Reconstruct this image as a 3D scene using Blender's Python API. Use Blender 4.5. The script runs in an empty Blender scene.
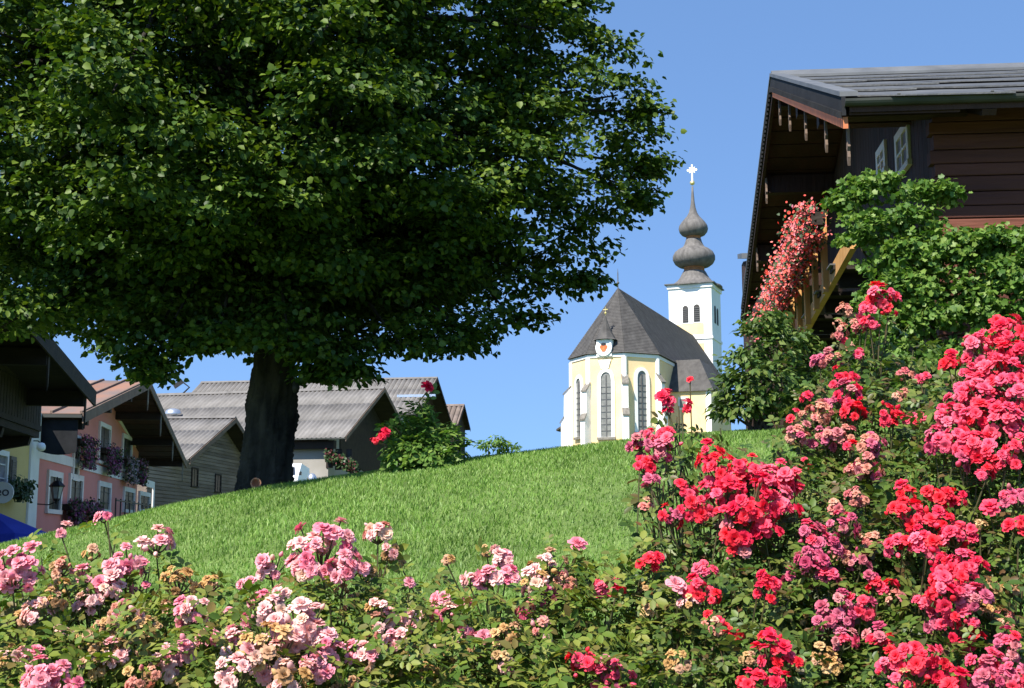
import bpy, math, random
import numpy as np
from mathutils import Vector, Matrix
from math import sin, cos, pi, radians, atan, tan, atan2, sqrt

random.seed(7)
RNG = np.random.default_rng(11)
scene = bpy.context.scene
COL = scene.collection

# ------------------------------------------------------------------ camera, sky, sun
FPX, HORIZON = 1300.0, 540.0
PITCH = atan((HORIZON - 344) / FPX)
cam_data = bpy.data.cameras.new('camera')
cam_data.sensor_width = 36.0
cam_data.lens = FPX / 1024 * 36.0
cam_data.clip_start = 0.05
cam_data.clip_end = 9000
cam = bpy.data.objects.new('camera', cam_data)
cam.rotation_euler = (pi / 2 + PITCH, 0, 0)
COL.objects.link(cam)
scene.camera = cam

SUN_EL, SUN_AZ = radians(50), radians(38)          # sun stands behind the camera, to the left
SUN = Vector((-sin(SUN_AZ) * cos(SUN_EL), -cos(SUN_AZ) * cos(SUN_EL), sin(SUN_EL)))
world = bpy.data.worlds.new('World')
scene.world = world
world.use_nodes = True
wn = world.node_tree
bg = wn.nodes['Background']
sky = wn.nodes.new('ShaderNodeTexSky')
sky.sky_type = 'NISHITA'
sky.sun_disc = False
sky.sun_elevation = SUN_EL
sky.sun_rotation = atan2(SUN.x, SUN.y)
sky.altitude = 1000
sky.air_density = 1.4
sky.dust_density = 0.0
sky.ozone_density = 7.0
wn.links.new(sky.outputs[0], bg.inputs[0])
bg.inputs[1].default_value = 0.112
# clear mountain air: the whole dome is read a little higher than the true horizon
_tc = wn.nodes.new('ShaderNodeTexCoord')
_ad = wn.nodes.new('ShaderNodeVectorMath'); _ad.operation = 'ADD'; _ad.inputs[1].default_value = (0, 0, 0.3)
_no = wn.nodes.new('ShaderNodeVectorMath'); _no.operation = 'NORMALIZE'
wn.links.new(_tc.outputs['Generated'], _ad.inputs[0])
wn.links.new(_ad.outputs[0], _no.inputs[0])
wn.links.new(_no.outputs[0], sky.inputs[0])
sun_data = bpy.data.lights.new('sun', 'SUN')
sun_data.energy = 4.8
sun_data.angle = radians(0.53)
sun_data.color = (1.0, 0.94, 0.84)
sun = bpy.data.objects.new('sun', sun_data)
sun.rotation_euler = SUN.to_track_quat('Z', 'Y').to_euler()
sun.location = (0, 0, 60)
COL.objects.link(sun)
vs = scene.view_settings
vs.view_transform = 'Standard'
vs.look = 'None'
vs.exposure = 1.12
vs.gamma = 1.0
vs.use_curve_mapping = False


# ------------------------------------------------------------------ surveying helpers
def ray(px, py):
    a, b = (px - 512) / FPX, (344 - py) / FPX
    return np.array([a, cos(PITCH) - b * sin(PITCH), sin(PITCH) + b * cos(PITCH)])


def P(px, py, Y):
    d = ray(px, py)
    return d * (Y / d[1])


def mpp(Y):
    return Y / FPX


class Frame:
    """local frame of a building: X runs along the ridge into the house"""
    def __init__(s, O, X):
        s.O = np.array([O[0], O[1], 0.0])
        s.X = np.array([X[0], X[1], 0.0])
        s.Y = np.cross([0, 0, 1.0], s.X)

    def hit(s, px, py, u):
        r = ray(px, py)
        q = r * ((s.O @ s.X + u) / (r @ s.X))
        return ((q - s.O) @ s.Y, q[2])

    def hitv(s, px, py, v):
        r = ray(px, py)
        q = r * ((s.O @ s.Y + v) / (r @ s.Y))
        return ((q - s.O) @ s.X, q[2])

    def w(s, u, v, z):
        q = s.O + s.X * u + s.Y * v
        return (q[0], q[1], z)

    def rot(s):
        return atan2(s.X[1], s.X[0])


def smooth(a, b, x):
    t = np.clip((x - a) / (b - a), 0, 1)
    return t * t * (3 - 2 * t)


# ------------------------------------------------------------------ object helpers
def tag(o, label=None, cat=None, group=None, kind=None):
    if label: o['label'] = label
    if cat: o['category'] = cat
    if group: o['group'] = group
    if kind: o['kind'] = kind
    return o


def empty(name, loc=(0, 0, 0), rz=0.0, label=None, cat=None, group=None):
    o = bpy.data.objects.new(name, None)
    o.empty_display_size = 0.2
    o.location = loc
    o.rotation_euler = (0, 0, rz)
    COL.objects.link(o)
    return tag(o, label, cat, group)


def link(name, me, parent=None, loc=None):
    o = bpy.data.objects.new(name, me)
    COL.objects.link(o)
    if parent: o.parent = parent
    if loc is not None: o.location = loc
    return o


class MB:
    def __init__(s):
        s.v, s.f = [], []

    def add(s, v, f):
        n = len(s.v)
        s.v += [tuple(map(float, p)) for p in v]
        s.f += [tuple(i + n for i in q) for q in f]
        return s

    def box(s, x0, x1, y0, y1, z0, z1):
        if x0 > x1: x0, x1 = x1, x0
        if y0 > y1: y0, y1 = y1, y0
        if z0 > z1: z0, z1 = z1, z0
        v = [(x0, y0, z0), (x1, y0, z0), (x1, y1, z0), (x0, y1, z0), (x0, y0, z1), (x1, y0, z1), (x1, y1, z1), (x0, y1, z1)]
        return s.add(v, [(3, 2, 1, 0), (4, 5, 6, 7), (0, 1, 5, 4), (1, 2, 6, 5), (2, 3, 7, 6), (3, 0, 4, 7)])

    def bar(s, a, b, w, h, up=(0, 0, 1)):
        a, b = Vector(a), Vector(b)
        d = (b - a).normalized()
        x = d.cross(Vector(up))
        if x.length < 1e-5: x = d.cross(Vector((0, 1, 0)))
        x.normalize()
        y = x.cross(d)
        v = []
        for q in (a, b):
            for i, j in ((-1, -1), (1, -1), (1, 1), (-1, 1)):
                v.append(q + x * (i * w / 2) + y * (j * h / 2))
        return s.add(v, [(3, 2, 1, 0), (4, 5, 6, 7), (0, 1, 5, 4), (1, 2, 6, 5), (2, 3, 7, 6), (3, 0, 4, 7)])

    def tube(s, pts, rad, n=8, cap=True, wob=0.0):
        pts = [Vector(p) for p in pts]
        if not hasattr(rad, '__len__'): rad = [rad] * len(pts)
        v, f = [], []
        ref = Vector((0.31, 0.95, 0.07))
        for i, p in enumerate(pts):
            d = (pts[min(i + 1, len(pts) - 1)] - pts[max(i - 1, 0)]).normalized()
            x = d.cross(ref)
            if x.length < 1e-4: x = d.cross(Vector((1, 0, 0)))
            x.normalize()
            y = d.cross(x)
            for k in range(n):
                a = 2 * pi * k / n
                r = rad[i] * (1 + (random.uniform(-wob, wob) if wob else 0))
                v.append(p + x * (cos(a) * r) + y * (sin(a) * r))
        for i in range(len(pts) - 1):
            for k in range(n):
                f.append((i * n + k, i * n + (k + 1) % n, (i + 1) * n + (k + 1) % n, (i + 1) * n + k))
        if cap:
            f.append(tuple(range(n - 1, -1, -1)))
            f.append(tuple((len(pts) - 1) * n + k for k in range(n)))
        return s.add(v, f)

    def lathe(s, prof, n=16, c=(0, 0, 0), rot=0.0):
        v, f = [], []
        for r, z in prof:
            for k in range(n):
                a = 2 * pi * k / n + rot
                v.append((c[0] + r * cos(a), c[1] + r * sin(a), c[2] + z))
        for i in range(len(prof) - 1):
            for k in range(n):
                f.append((i * n + k, i * n + (k + 1) % n, (i + 1) * n + (k + 1) % n, (i + 1) * n + k))
        f.append(tuple(range(n - 1, -1, -1)))
        f.append(tuple((len(prof) - 1) * n + k for k in range(n)))
        return s.add(v, f)

    def prism(s, poly, axis, a0, a1):
        """extrude polygon of 2D points along axis: 'x' poly=(y,z); 'y' poly=(x,z); 'z' poly=(x,y)"""
        def m(p, a):
            if axis == 'x': return (a, p[0], p[1])
            if axis == 'y': return (p[0], a, p[1])
            return (p[0], p[1], a)
        n = len(poly)
        v = [m(p, a0) for p in poly] + [m(p, a1) for p in poly]
        f = [tuple(range(n - 1, -1, -1)), tuple(range(n, 2 * n))]
        f += [(i, (i + 1) % n, n + (i + 1) % n, n + i) for i in range(n)]
        return s.add(v, f)

    def ball(s, c, r, n=10, m=6, sq=1.0):
        prof = [(max(1e-3, r * sin(pi * i / m)), -r * sq * cos(pi * i / m)) for i in range(m + 1)]
        return s.lathe(prof, n, c)

    def mesh(s, name, mat, smoothf=False):
        me = bpy.data.meshes.new(name)
        me.from_pydata(s.v, [], s.f)
        me.materials.append(mat)
        if smoothf: me.polygons.foreach_set('use_smooth', [True] * len(me.polygons))
        import bmesh
        bm = bmesh.new(); bm.from_mesh(me)
        bmesh.ops.recalc_face_normals(bm, faces=bm.faces)
        bm.to_mesh(me); bm.free()
        me.update()
        return me

    def build(s, name, mat, parent=None, smoothf=False, loc=None):
        return link(name, s.mesh(name, mat, smoothf), parent, loc)


def np_mesh(name, V, T, mat, smoothf=False):
    me = bpy.data.meshes.new(name)
    nv, nt = len(V), len(T)
    me.vertices.add(nv)
    me.vertices.foreach_set('co', np.asarray(V, dtype=np.float32).ravel())
    me.loops.add(nt * 3)
    me.loops.foreach_set('vertex_index', np.asarray(T, dtype=np.int32).ravel())
    me.polygons.add(nt)
    me.polygons.foreach_set('loop_start', np.arange(0, nt * 3, 3, dtype=np.int32))
    if smoothf: me.polygons.foreach_set('use_smooth', np.ones(nt, dtype=bool))
    me.update(calc_edges=True)
    me.materials.append(mat)
    return me


# ------------------------------------------------------------------ materials
def mat(name, c, c2=None, scale=6.0, rough=0.75, bump=0.0, bscale=None, stretch=(1, 1, 1), metal=0.0, spec=0.35,
        vary=0.0, transl=0.0, tcol=None, ramp=None, detail=5.0, sheen=0.0, coords='Object', patch=0.0):
    m = bpy.data.materials.new(name)
    m.use_nodes = True
    nt = m.node_tree
    N, L = nt.nodes, nt.links
    b = N['Principled BSDF']
    b.inputs['Roughness'].default_value = rough
    b.inputs['Metallic'].default_value = metal
    b.inputs['Specular IOR Level'].default_value = spec
    if sheen: b.inputs['Sheen Weight'].default_value = sheen
    tc = N.new('ShaderNodeTexCoord')
    mp = N.new('ShaderNodeMapping')
    mp.inputs['Scale'].default_value = stretch
    L.new(tc.outputs[coords], mp.inputs['Vector'])
    nz = N.new('ShaderNodeTexNoise')
    nz.inputs['Scale'].default_value = scale
    nz.inputs['Detail'].default_value = detail
    nz.inputs['Roughness'].default_value = 0.6
    L.new(mp.outputs[0], nz.inputs['Vector'])
    cr = N.new('ShaderNodeValToRGB')
    if ramp is None:
        c2 = c2 or tuple(min(1, x * 1.25) for x in c)
        cr.color_ramp.elements[0].position = 0.32
        cr.color_ramp.elements[1].position = 0.68
        cr.color_ramp.elements[0].color = (*c, 1)
        cr.color_ramp.elements[1].color = (*c2, 1)
        L.new(nz.outputs['Fac'], cr.inputs['Fac'])
    else:
        # colours picked per leaf / per flower
        geo = N.new('ShaderNodeNewGeometry')
        oi = N.new('ShaderNodeObjectInfo')
        ad = N.new('ShaderNodeMath'); ad.operation = 'ADD'
        L.new(geo.outputs['Random Per Island'], ad.inputs[0])
        L.new(oi.outputs['Random'], ad.inputs[1])
        fr = N.new('ShaderNodeMath'); fr.operation = 'FRACT'
        if ramp[0] == 'object':
            L.new(oi.outputs['Random'], fr.inputs[0])
        else:
            L.new(ad.outputs[0], fr.inputs[0])
        els = ramp[1]
        cr.color_ramp.elements[0].position = 0.0
        cr.color_ramp.elements[0].color = (*els[0], 1)
        cr.color_ramp.elements[1].position = 1.0
        cr.color_ramp.elements[1].color = (*els[-1], 1)
        for i, e in enumerate(els[1:-1]):
            q = cr.color_ramp.elements.new((i + 1) / (len(els) - 1))
            q.color = (*e, 1)
        L.new(fr.outputs[0], cr.inputs['Fac'])
    col = cr.outputs['Color']
    if ramp is not None and (ramp[0] == 'object' or patch):
        # petals of one flower differ a little; lawns have fresher and drier patches
        hv_ = N.new('ShaderNodeHueSaturation')
        mr_ = N.new('ShaderNodeMapRange')
        if patch:
            nz.inputs['Scale'].default_value = patch
            mr_.inputs['From Min'].default_value = 0.3; mr_.inputs['From Max'].default_value = 0.7
            mr_.inputs['To Min'].default_value = 0.78; mr_.inputs['To Max'].default_value = 1.16
            L.new(nz.outputs['Fac'], mr_.inputs['Value'])
        else:
            mr_.inputs['To Min'].default_value = 0.82; mr_.inputs['To Max'].default_value = 1.15
            L.new(geo.outputs['Random Per Island'], mr_.inputs['Value'])
        L.new(mr_.outputs[0], hv_.inputs['Value'])
        L.new(col, hv_.inputs['Color'])
        col = hv_.outputs['Color']
    if vary:
        oi2 = N.new('ShaderNodeObjectInfo')
        mr = N.new('ShaderNodeMapRange')
        mr.inputs['To Min'].default_value = 1 - vary
        mr.inputs['To Max'].default_value = 1 + vary
        L.new(oi2.outputs['Random'], mr.inputs['Value'])
        hs = N.new('ShaderNodeHueSaturation')
        L.new(mr.outputs[0], hs.inputs['Value'])
        L.new(col, hs.inputs['Color'])
        col = hs.outputs['Color']
    L.new(col, b.inputs['Base Color'])
    if bump:
        n2 = N.new('ShaderNodeTexNoise')
        n2.inputs['Scale'].default_value = bscale or scale * 4
        n2.inputs['Detail'].default_value = 6
        L.new(mp.outputs[0], n2.inputs['Vector'])
        bp = N.new('ShaderNodeBump')
        bp.inputs['Strength'].default_value = bump
        bp.inputs['Distance'].default_value = 0.03
        L.new(n2.outputs['Fac'], bp.inputs['Height'])
        L.new(bp.outputs[0], b.inputs['Normal'])
    if transl:
        tr = N.new('ShaderNodeBsdfTranslucent')
        mix = N.new('ShaderNodeMixShader')
        mix.inputs[0].default_value = transl
        hs2 = N.new('ShaderNodeHueSaturation')
        hs2.inputs['Saturation'].default_value = 1.1
        hs2.inputs['Value'].default_value = 1.5
        L.new(col, hs2.inputs['Color'])
        L.new(hs2.outputs[0], tr.inputs['Color'])
        L.new(b.outputs[0], mix.inputs[1])
        L.new(tr.outputs[0], mix.inputs[2])
        L.new(mix.outputs[0], N['Material Output'].inputs['Surface'])
    return m


M = {}
M['soil'] = mat('soil', (0.06, 0.10, 0.022), (0.11, 0.17, 0.04), 3.0, 0.95, 0.5, 30)
M['grass'] = mat('grass', (0.1, 0.2, 0.03), rough=0.5, spec=0.3, transl=0.3, patch=1.1,
                 ramp=('island', [(0.10, 0.20, 0.03), (0.135, 0.25, 0.04), (0.17, 0.29, 0.055), (0.22, 0.31, 0.08), (0.115, 0.225, 0.036)]))
M['asphalt'] = mat('asphalt', (0.05, 0.05, 0.052), (0.08, 0.08, 0.08), 4, 0.9, 0.3, 60)
M['tree_leaf'] = mat('tree_leaf', (0.05, 0.1, 0.02), rough=0.5, spec=0.22, transl=0.2,
                     ramp=('island', [(0.018, 0.042, 0.007), (0.030, 0.066, 0.009), (0.050, 0.098, 0.013), (0.115, 0.165, 0.02), (0.023, 0.052, 0.008)]))
M['rose_leaf'] = mat('rose_leaf', (0.05, 0.1, 0.02), rough=0.5, spec=0.25, transl=0.28,
                     ramp=('island', [(0.045, 0.09, 0.012), (0.085, 0.14, 0.018), (0.14, 0.19, 0.026), (0.22, 0.23, 0.045), (0.06, 0.105, 0.018), (0.17, 0.12, 0.035)]))
M['rose_leaf_dark'] = mat('rose_leaf_dark', (0.05, 0.1, 0.02), rough=0.45, spec=0.3, transl=0.22,
                          ramp=('island', [(0.028, 0.062, 0.010), (0.05, 0.095, 0.014), (0.085, 0.135, 0.02), (0.15, 0.17, 0.035), (0.035, 0.075, 0.014), (0.12, 0.06, 0.025)]))
M['vine_leaf'] = mat('vine_leaf', (0.08, 0.15, 0.03), rough=0.5, spec=0.3, transl=0.3,
                     ramp=('island', [(0.042, 0.10, 0.014), (0.075, 0.155, 0.024), (0.12, 0.21, 0.038), (0.17, 0.25, 0.05), (0.05, 0.115, 0.018)]))
M['shrub_leaf'] = mat('shrub_leaf', (0.04, 0.08, 0.03), rough=0.48, spec=0.3, transl=0.2,
                      ramp=('island', [(0.03, 0.065, 0.014), (0.05, 0.095, 0.02), (0.085, 0.14, 0.028), (0.12, 0.16, 0.035), (0.04, 0.08, 0.018)]))
M['box_leaf'] = mat('box_leaf', (0.03, 0.06, 0.02), rough=0.5, transl=0.15,
                    ramp=('island', [(0.025, 0.05, 0.018), (0.05, 0.09, 0.025)]))
M['bark'] = mat('bark', (0.005, 0.004, 0.003), (0.055, 0.047, 0.033), 6, 0.95, 1.0, 14, stretch=(1, 1, 0.35))
M['twig'] = mat('twig', (0.05, 0.04, 0.03), (0.09, 0.07, 0.05), 8, 0.9, 0.4)
M['cane'] = mat('cane', (0.045, 0.06, 0.018), (0.09, 0.06, 0.03), 9, 0.6)
PET = {
    'pink': [(0.74, 0.24, 0.31), (0.74, 0.33, 0.37), (0.68, 0.15, 0.24), (0.76, 0.43, 0.43)],
    'pale': [(0.75, 0.40, 0.39), (0.78, 0.51, 0.47), (0.71, 0.33, 0.33), (0.74, 0.52, 0.39)],
    'tan': [(0.54, 0.34, 0.13), (0.46, 0.25, 0.09), (0.60, 0.41, 0.20), (0.30, 0.16, 0.06), (0.58, 0.34, 0.22)],
    'red': [(0.72, 0.02, 0.035), (0.78, 0.04, 0.07), (0.66, 0.015, 0.06), (0.76, 0.06, 0.12)],
    'rose': [(0.74, 0.06, 0.13), (0.70, 0.10, 0.18), (0.78, 0.04, 0.08), (0.72, 0.16, 0.24)],
    'mauve': [(0.52, 0.07, 0.15), (0.58, 0.16, 0.24), (0.44, 0.05, 0.12), (0.56, 0.22, 0.22)],
    'faded': [(0.60, 0.18, 0.17), (0.58, 0.28, 0.18), (0.52, 0.12, 0.14), (0.62, 0.36, 0.24)],
}
for k, v in PET.items():
    M['petal_' + k] = mat('petal_' + k, v[0], rough=0.55, spec=0.25, transl=0.22, ramp=('object', v))
M['geranium'] = mat('geranium', (0.7, 0.1, 0.08), rough=0.6, transl=0.2,
                    ramp=('island', [(0.66, 0.05, 0.03), (0.68, 0.10, 0.07), (0.66, 0.26, 0.26), (0.66, 0.07, 0.05), (0.6, 0.22, 0.3)]))
M['petunia'] = mat('petunia', (0.2, 0.04, 0.15), rough=0.6, transl=0.2,
                   ramp=('island', [(0.22, 0.05, 0.16), (0.32, 0.10, 0.22), (0.14, 0.03, 0.10), (0.4, 0.25, 0.35)]))
M['petunia_pale'] = mat('petunia_pale', (0.5, 0.4, 0.45), rough=0.6, transl=0.2,
                        ramp=('island', [(0.55, 0.48, 0.5), (0.4, 0.3, 0.36), (0.3, 0.2, 0.25)]))
M['church_white'] = mat('church_white', (0.72, 0.71, 0.67), (0.80, 0.79, 0.75), 0.6, 0.9, 0.15, 8)
M['church_yellow'] = mat('church_yellow', (0.74, 0.53, 0.26), (0.80, 0.61, 0.35), 0.5, 0.9, 0.15, 8)
M['shingle'] = mat('shingle', (0.045, 0.042, 0.040), (0.085, 0.08, 0.075), 1.6, 0.9, 0.8, 6, stretch=(1, 1, 0.6))
M['shingle_grey'] = mat('shingle_grey', (0.075, 0.07, 0.066), (0.15, 0.14, 0.132), 2.2, 0.85, 0.7, 9, stretch=(1, 1, 0.4))
M['rust'] = mat('rust', (0.22, 0.085, 0.03), (0.34, 0.14, 0.05), 2.0, 0.85)
M['gold'] = mat('gold', (0.75, 0.55, 0.18), (0.85, 0.68, 0.3), 2, 0.35, metal=0.7)
M['pale_gold'] = mat('pale_gold', (0.80, 0.74, 0.52), (0.86, 0.8, 0.6), 2, 0.4)
M['dark_glass'] = mat('dark_glass', (0.012, 0.013, 0.014), (0.035, 0.036, 0.038), 3, 0.35, spec=0.15)
M['lead_glass'] = mat('lead_glass', (0.14, 0.14, 0.125), (0.22, 0.215, 0.19), 3, 0.3, spec=0.5)
M['lead'] = mat('lead', (0.07, 0.07, 0.07), (0.1, 0.1, 0.1), 3, 0.6)
M['clock_red'] = mat('clock_red', (0.5, 0.08, 0.03), (0.6, 0.2, 0.06), 5, 0.7)
M['louvre'] = mat('louvre', (0.035, 0.032, 0.03), (0.06, 0.055, 0.05), 6, 0.8)
M['pink_wall'] = mat('pink_wall', (0.60, 0.225, 0.19), (0.66, 0.275, 0.24), 0.5, 0.95, 0.2, 12)
M['yellow_wall'] = mat('yellow_wall', (0.55, 0.40, 0.15), (0.62, 0.47, 0.2), 0.6, 0.95, 0.2, 12)
M['white_wall'] = mat('white_wall', (0.62, 0.60, 0.56), (0.72, 0.70, 0.66), 0.5, 0.95, 0.2, 10)
M['shaded_white_wall'] = mat('shaded_white_wall', (0.25, 0.235, 0.21), (0.32, 0.30, 0.27), 0.5, 0.95, 0.2, 10)  # white wall of the long house, lowered to grey to hold its shade
M['white_trim'] = mat('white_trim', (0.68, 0.66, 0.62), (0.78, 0.76, 0.72), 1.5, 0.85)
M['dark_wood'] = mat('dark_wood', (0.014, 0.010, 0.008), (0.030, 0.022, 0.016), 3, 0.85, 0.5, 20, stretch=(0.3, 1, 1), vary=0.25)
M['grey_wood'] = mat('grey_wood', (0.13, 0.10, 0.078), (0.22, 0.175, 0.14), 2.2, 0.9, 0.5, 18, stretch=(1, 0.15, 1), vary=0.25)
M['log'] = mat('log', (0.062, 0.019, 0.012), (0.13, 0.042, 0.025), 3.0, 0.8, 0.6, 16, stretch=(0.12, 1, 1), vary=0.15)
M['chalet_brown'] = mat('chalet_brown', (0.022, 0.009, 0.005), (0.046, 0.020, 0.012), 3.0, 0.8, 0.5, 20, stretch=(1, 1, 0.15), vary=0.3)
M['orange_wood'] = mat('orange_wood', (0.42, 0.21, 0.06), (0.58, 0.32, 0.11), 5, 0.65, 0.3, 25, stretch=(1, 1, 0.3), vary=0.12)
M['orange_paint'] = mat('orange_paint', (0.42, 0.13, 0.05), (0.5, 0.17, 0.07), 3, 0.7)
M['weathered'] = mat('weathered', (0.12, 0.108, 0.09), (0.22, 0.2, 0.17), 5, 0.9, 0.4, 20)
M['slate'] = mat('slate', (0.045, 0.047, 0.048), (0.085, 0.087, 0.087), 2.2, 0.6, 0.4, 16, vary=0.16, spec=0.4)
M['zinc'] = mat('zinc', (0.075, 0.08, 0.085), (0.12, 0.125, 0.13), 2, 0.6, metal=0.1, spec=0.5)
M['dark_paint_and_shade'] = mat('dark_paint_and_shade', (0.012, 0.013, 0.015), (0.022, 0.023, 0.026), 3, 0.85, spec=0.15)  # black paint on the chalet verge; on the pink valance it stands for shade
M['gutter'] = mat('gutter', (0.025, 0.028, 0.024), (0.05, 0.053, 0.045), 2, 0.6)
M['corrugated'] = mat('corrugated', (0.115, 0.108, 0.10), (0.18, 0.17, 0.16), 1.2, 0.85, 0.2, 10, vary=0.1, stretch=(1, 0.4, 1))
M['corrugated_brown'] = mat('corrugated_brown', (0.13, 0.10, 0.085), (0.19, 0.15, 0.125), 1.0, 0.85, 0.2, 10, vary=0.1)
M['barge'] = mat('barge', (0.11, 0.075, 0.055), (0.17, 0.12, 0.09), 2, 0.85, 0.3, 14)
M['rusty_metal'] = mat('rusty_metal', (0.15, 0.13, 0.115), (0.32, 0.15, 0.08), 0.6, 0.6, 0.15, 6, vary=0.35, stretch=(1, 0.35, 1), spec=0.4)
M['steel'] = mat('steel', (0.55, 0.56, 0.57), (0.65, 0.66, 0.67), 3, 0.3, metal=0.8)
M['iron'] = mat('iron', (0.02, 0.02, 0.022), (0.035, 0.035, 0.035), 5, 0.5, metal=0.3)
M['blue_cloth'] = mat('blue_cloth', (0.03, 0.05, 0.45), (0.045, 0.075, 0.55), 2, 0.8, transl=0.15)
M['sign_white'] = mat('sign_white', (0.75, 0.75, 0.75), (0.8, 0.8, 0.8), 3, 0.5)
M['sign_dark'] = mat('sign_dark', (0.03, 0.03, 0.05), (0.04, 0.04, 0.06), 3, 0.5)
M['lamp_glass'] = mat('lamp_glass', (0.28, 0.3, 0.32), (0.4, 0.42, 0.44), 4, 0.2, spec=0.6)
M['van_paint'] = mat('van_paint', (0.76, 0.76, 0.76), (0.8, 0.8, 0.8), 2, 0.3, spec=0.5)
M['rubber'] = mat('rubber', (0.02, 0.02, 0.02), (0.03, 0.03, 0.03), 5, 0.9)
M['terracotta'] = mat('terracotta', (0.42, 0.19, 0.1), (0.5, 0.25, 0.14), 5, 0.85, 0.2)
M['yellow_cord'] = mat('yellow_cord', (0.6, 0.45, 0.06), (0.7, 0.5, 0.1), 5, 0.8)
M['shutter'] = mat('shutter', (0.10, 0.085, 0.07), (0.16, 0.135, 0.11), 4, 0.8, vary=0.1)
M['curtain'] = mat('curtain', (0.16, 0.15, 0.16), (0.3, 0.29, 0.32), 4, 0.9)

# ------------------------------------------------------------------ terrain
# surveyed crest of the lawn: image column -> direction of its skyline
_cp = np.array([(-700, 640), (-300, 600), (-100, 566), (0, 546), (60, 533), (150, 513), (260, 489), (330, 478), (400, 469), (480, 459),
                (560, 450), (650, 441), (720, 435), (780, 431), (900, 425), (1100, 420), (1500, 416), (2200, 414)], float)
_cx = np.array([P(a, b, 11.0)[0] for a, b in _cp])
_ck = np.array([P(a, b, 11.0)[2] / 11.0 for a, b in _cp])


def H(x, y):
    x = np.asarray(x, float); y = np.asarray(y, float)
    yc = np.clip(y, 2.0, None)
    k = np.interp(x * 11.0 / np.clip(yc, 4, 11.0), _cx, _ck)
    k = k * smooth(3, 7, yc) + 0.05 * (1 - smooth(3, 7, yc))
    c = 0.83
    q = 1 - yc / 11.0
    z = yc * (k - np.where(q > 0, c, 0.16) * q * q)
    z = np.where(y < 3.2, -1.18, z)
    z = np.where((y >= 3.2) & (y < 5.0), np.maximum(z, -1.18) * smooth(3.2, 5.0, y) + -1.18 * (1 - smooth(3.2, 5.0, y)), z)
    kk = np.interp(x, _cx, _ck) * 12.0
    far = -0.4 + 7.6 * smooth(45, 112, y) * smooth(-14, 4, x - 0.06 * y)
    right = smooth(1.5, 4.0, x)
    s0 = 13.0 + 14 * right
    w = smooth(0, 1, (y - s0) / (16.0 + 6 * right))
    base = np.where(y > 12.5, z * (1 - smooth(12.5, 15, y)) + (kk - 0.25) * smooth(12.5, 15, y), z)
    out = base * (1 - w) + far * w
    out = out + 0.012 * np.sin(x * 2.3 + y * 1.1) * np.cos(y * 1.9 - x * .7) * smooth(4, 6, y)
    return out


def h1(x, y):
    return float(H(np.array([x]), np.array([y]))[0])


def axis(*seg):
    a = []
    for lo, hi, st in seg:
        a += list(np.arange(lo, hi, st))
    a.append(seg[-1][1])
    return np.array(a)


gx = axis((-3000, -400, 260), (-400, -80, 40), (-80, -20, 6), (-20, -9, 1.0), (-9, 9, 0.18), (9, 20, 1.0), (20, 80, 6), (80, 400, 40), (400, 3000, 260))
gy = axis((-300, -20, 40), (-20, 2, 2), (2, 15, 0.16), (15, 40, 1.0), (40, 160, 4), (160, 400, 40), (400, 4000, 300))
X, Y = np.meshgrid(gx, gy)
V = np.stack([X, Y, H(X, Y)], -1).reshape(-1, 3)
nx, ny = len(gx), len(gy)
i, j = np.meshgrid(np.arange(nx - 1), np.arange(ny - 1))
a = (j * nx + i).ravel()
T = np.concatenate([np.stack([a, a + 1, a + nx + 1], 1), np.stack([a, a + nx + 1, a + nx], 1)])
o = link('ground', np_mesh('ground', V, T, M['soil'], True))
tag(o, 'sloping lawn ground rising to a rounded crest', 'ground', kind='structure')
o = MB().box(-16, -7.5, 34, 110, -0.6, -0.36).build('street', M['asphalt'])
o.rotation_euler.z = radians(7)
tag(o, 'asphalt village street in front of the left houses', 'street', kind='structure')

# grass blades
NB = 330000
gy_ = 4.6 + (13.6 - 4.6) * RNG.random(NB) ** 0.9
half = 0.52 * gy_ + 0.9
gx_ = (RNG.random(NB) * 2 - 1) * half
keep = (gx_ < 4.6) | (gy_ < 12.0)
gx_, gy_ = gx_[keep], gy_[keep]
n = len(gx_)
gz_ = H(gx_, gy_)
patch = 0.75 + 0.25 * np.sin(gx_ * 1.7 + 0.6 * np.sin(gy_ * 2.2)) * np.sin(gy_ * 1.3 + gx_ * .4) + 0.1 * np.sin(gx_ * 6.1) * np.sin(gy_ * 5.3)
hgt = (0.024 + 0.034 * RNG.random(n)) * np.clip(patch, .5, 1.2)
ang = RNG.random(n) * 2 * pi
wd = 0.0026 + 0.0019 * RNG.random(n)
lean = (0.25 + 0.5 * RNG.random(n)) * hgt
la = RNG.random(n) * 2 * pi
base = np.stack([gx_, gy_, gz_ - 0.004], 1)
side = np.stack([np.cos(ang), np.sin(ang), 0 * ang], 1) * wd[:, None]
ld = np.stack([np.cos(la), np.sin(la), 0 * la], 1) * lean[:, None]
up = np.array([0, 0, 1.0])
v0, v1 = base - side, base + side
mid = base + ld * .35 + up * (hgt * .6)[:, None]
v2, v3 = mid - side * .8, mid + side * .8
v4 = base + ld + up * (hgt * 0.97)[:, None]
V = np.stack([v0, v1, v2, v3, v4], 1).reshape(-1, 3)
b0 = np.arange(n)[:, None] * 5
T = np.concatenate([b0 + np.array([0, 1, 3]), b0 + np.array([0, 3, 2]), b0 + np.array([2, 3, 4])])
o = link('grass', np_mesh('grass', V, T, M['grass']))
tag(o, 'short bright green mown grass covering the slope', 'grass', kind='stuff')


# ------------------------------------------------------------------ foliage tools
def tri(vs, fs):
    return np.array(vs, float), np.array(fs, int)


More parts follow.
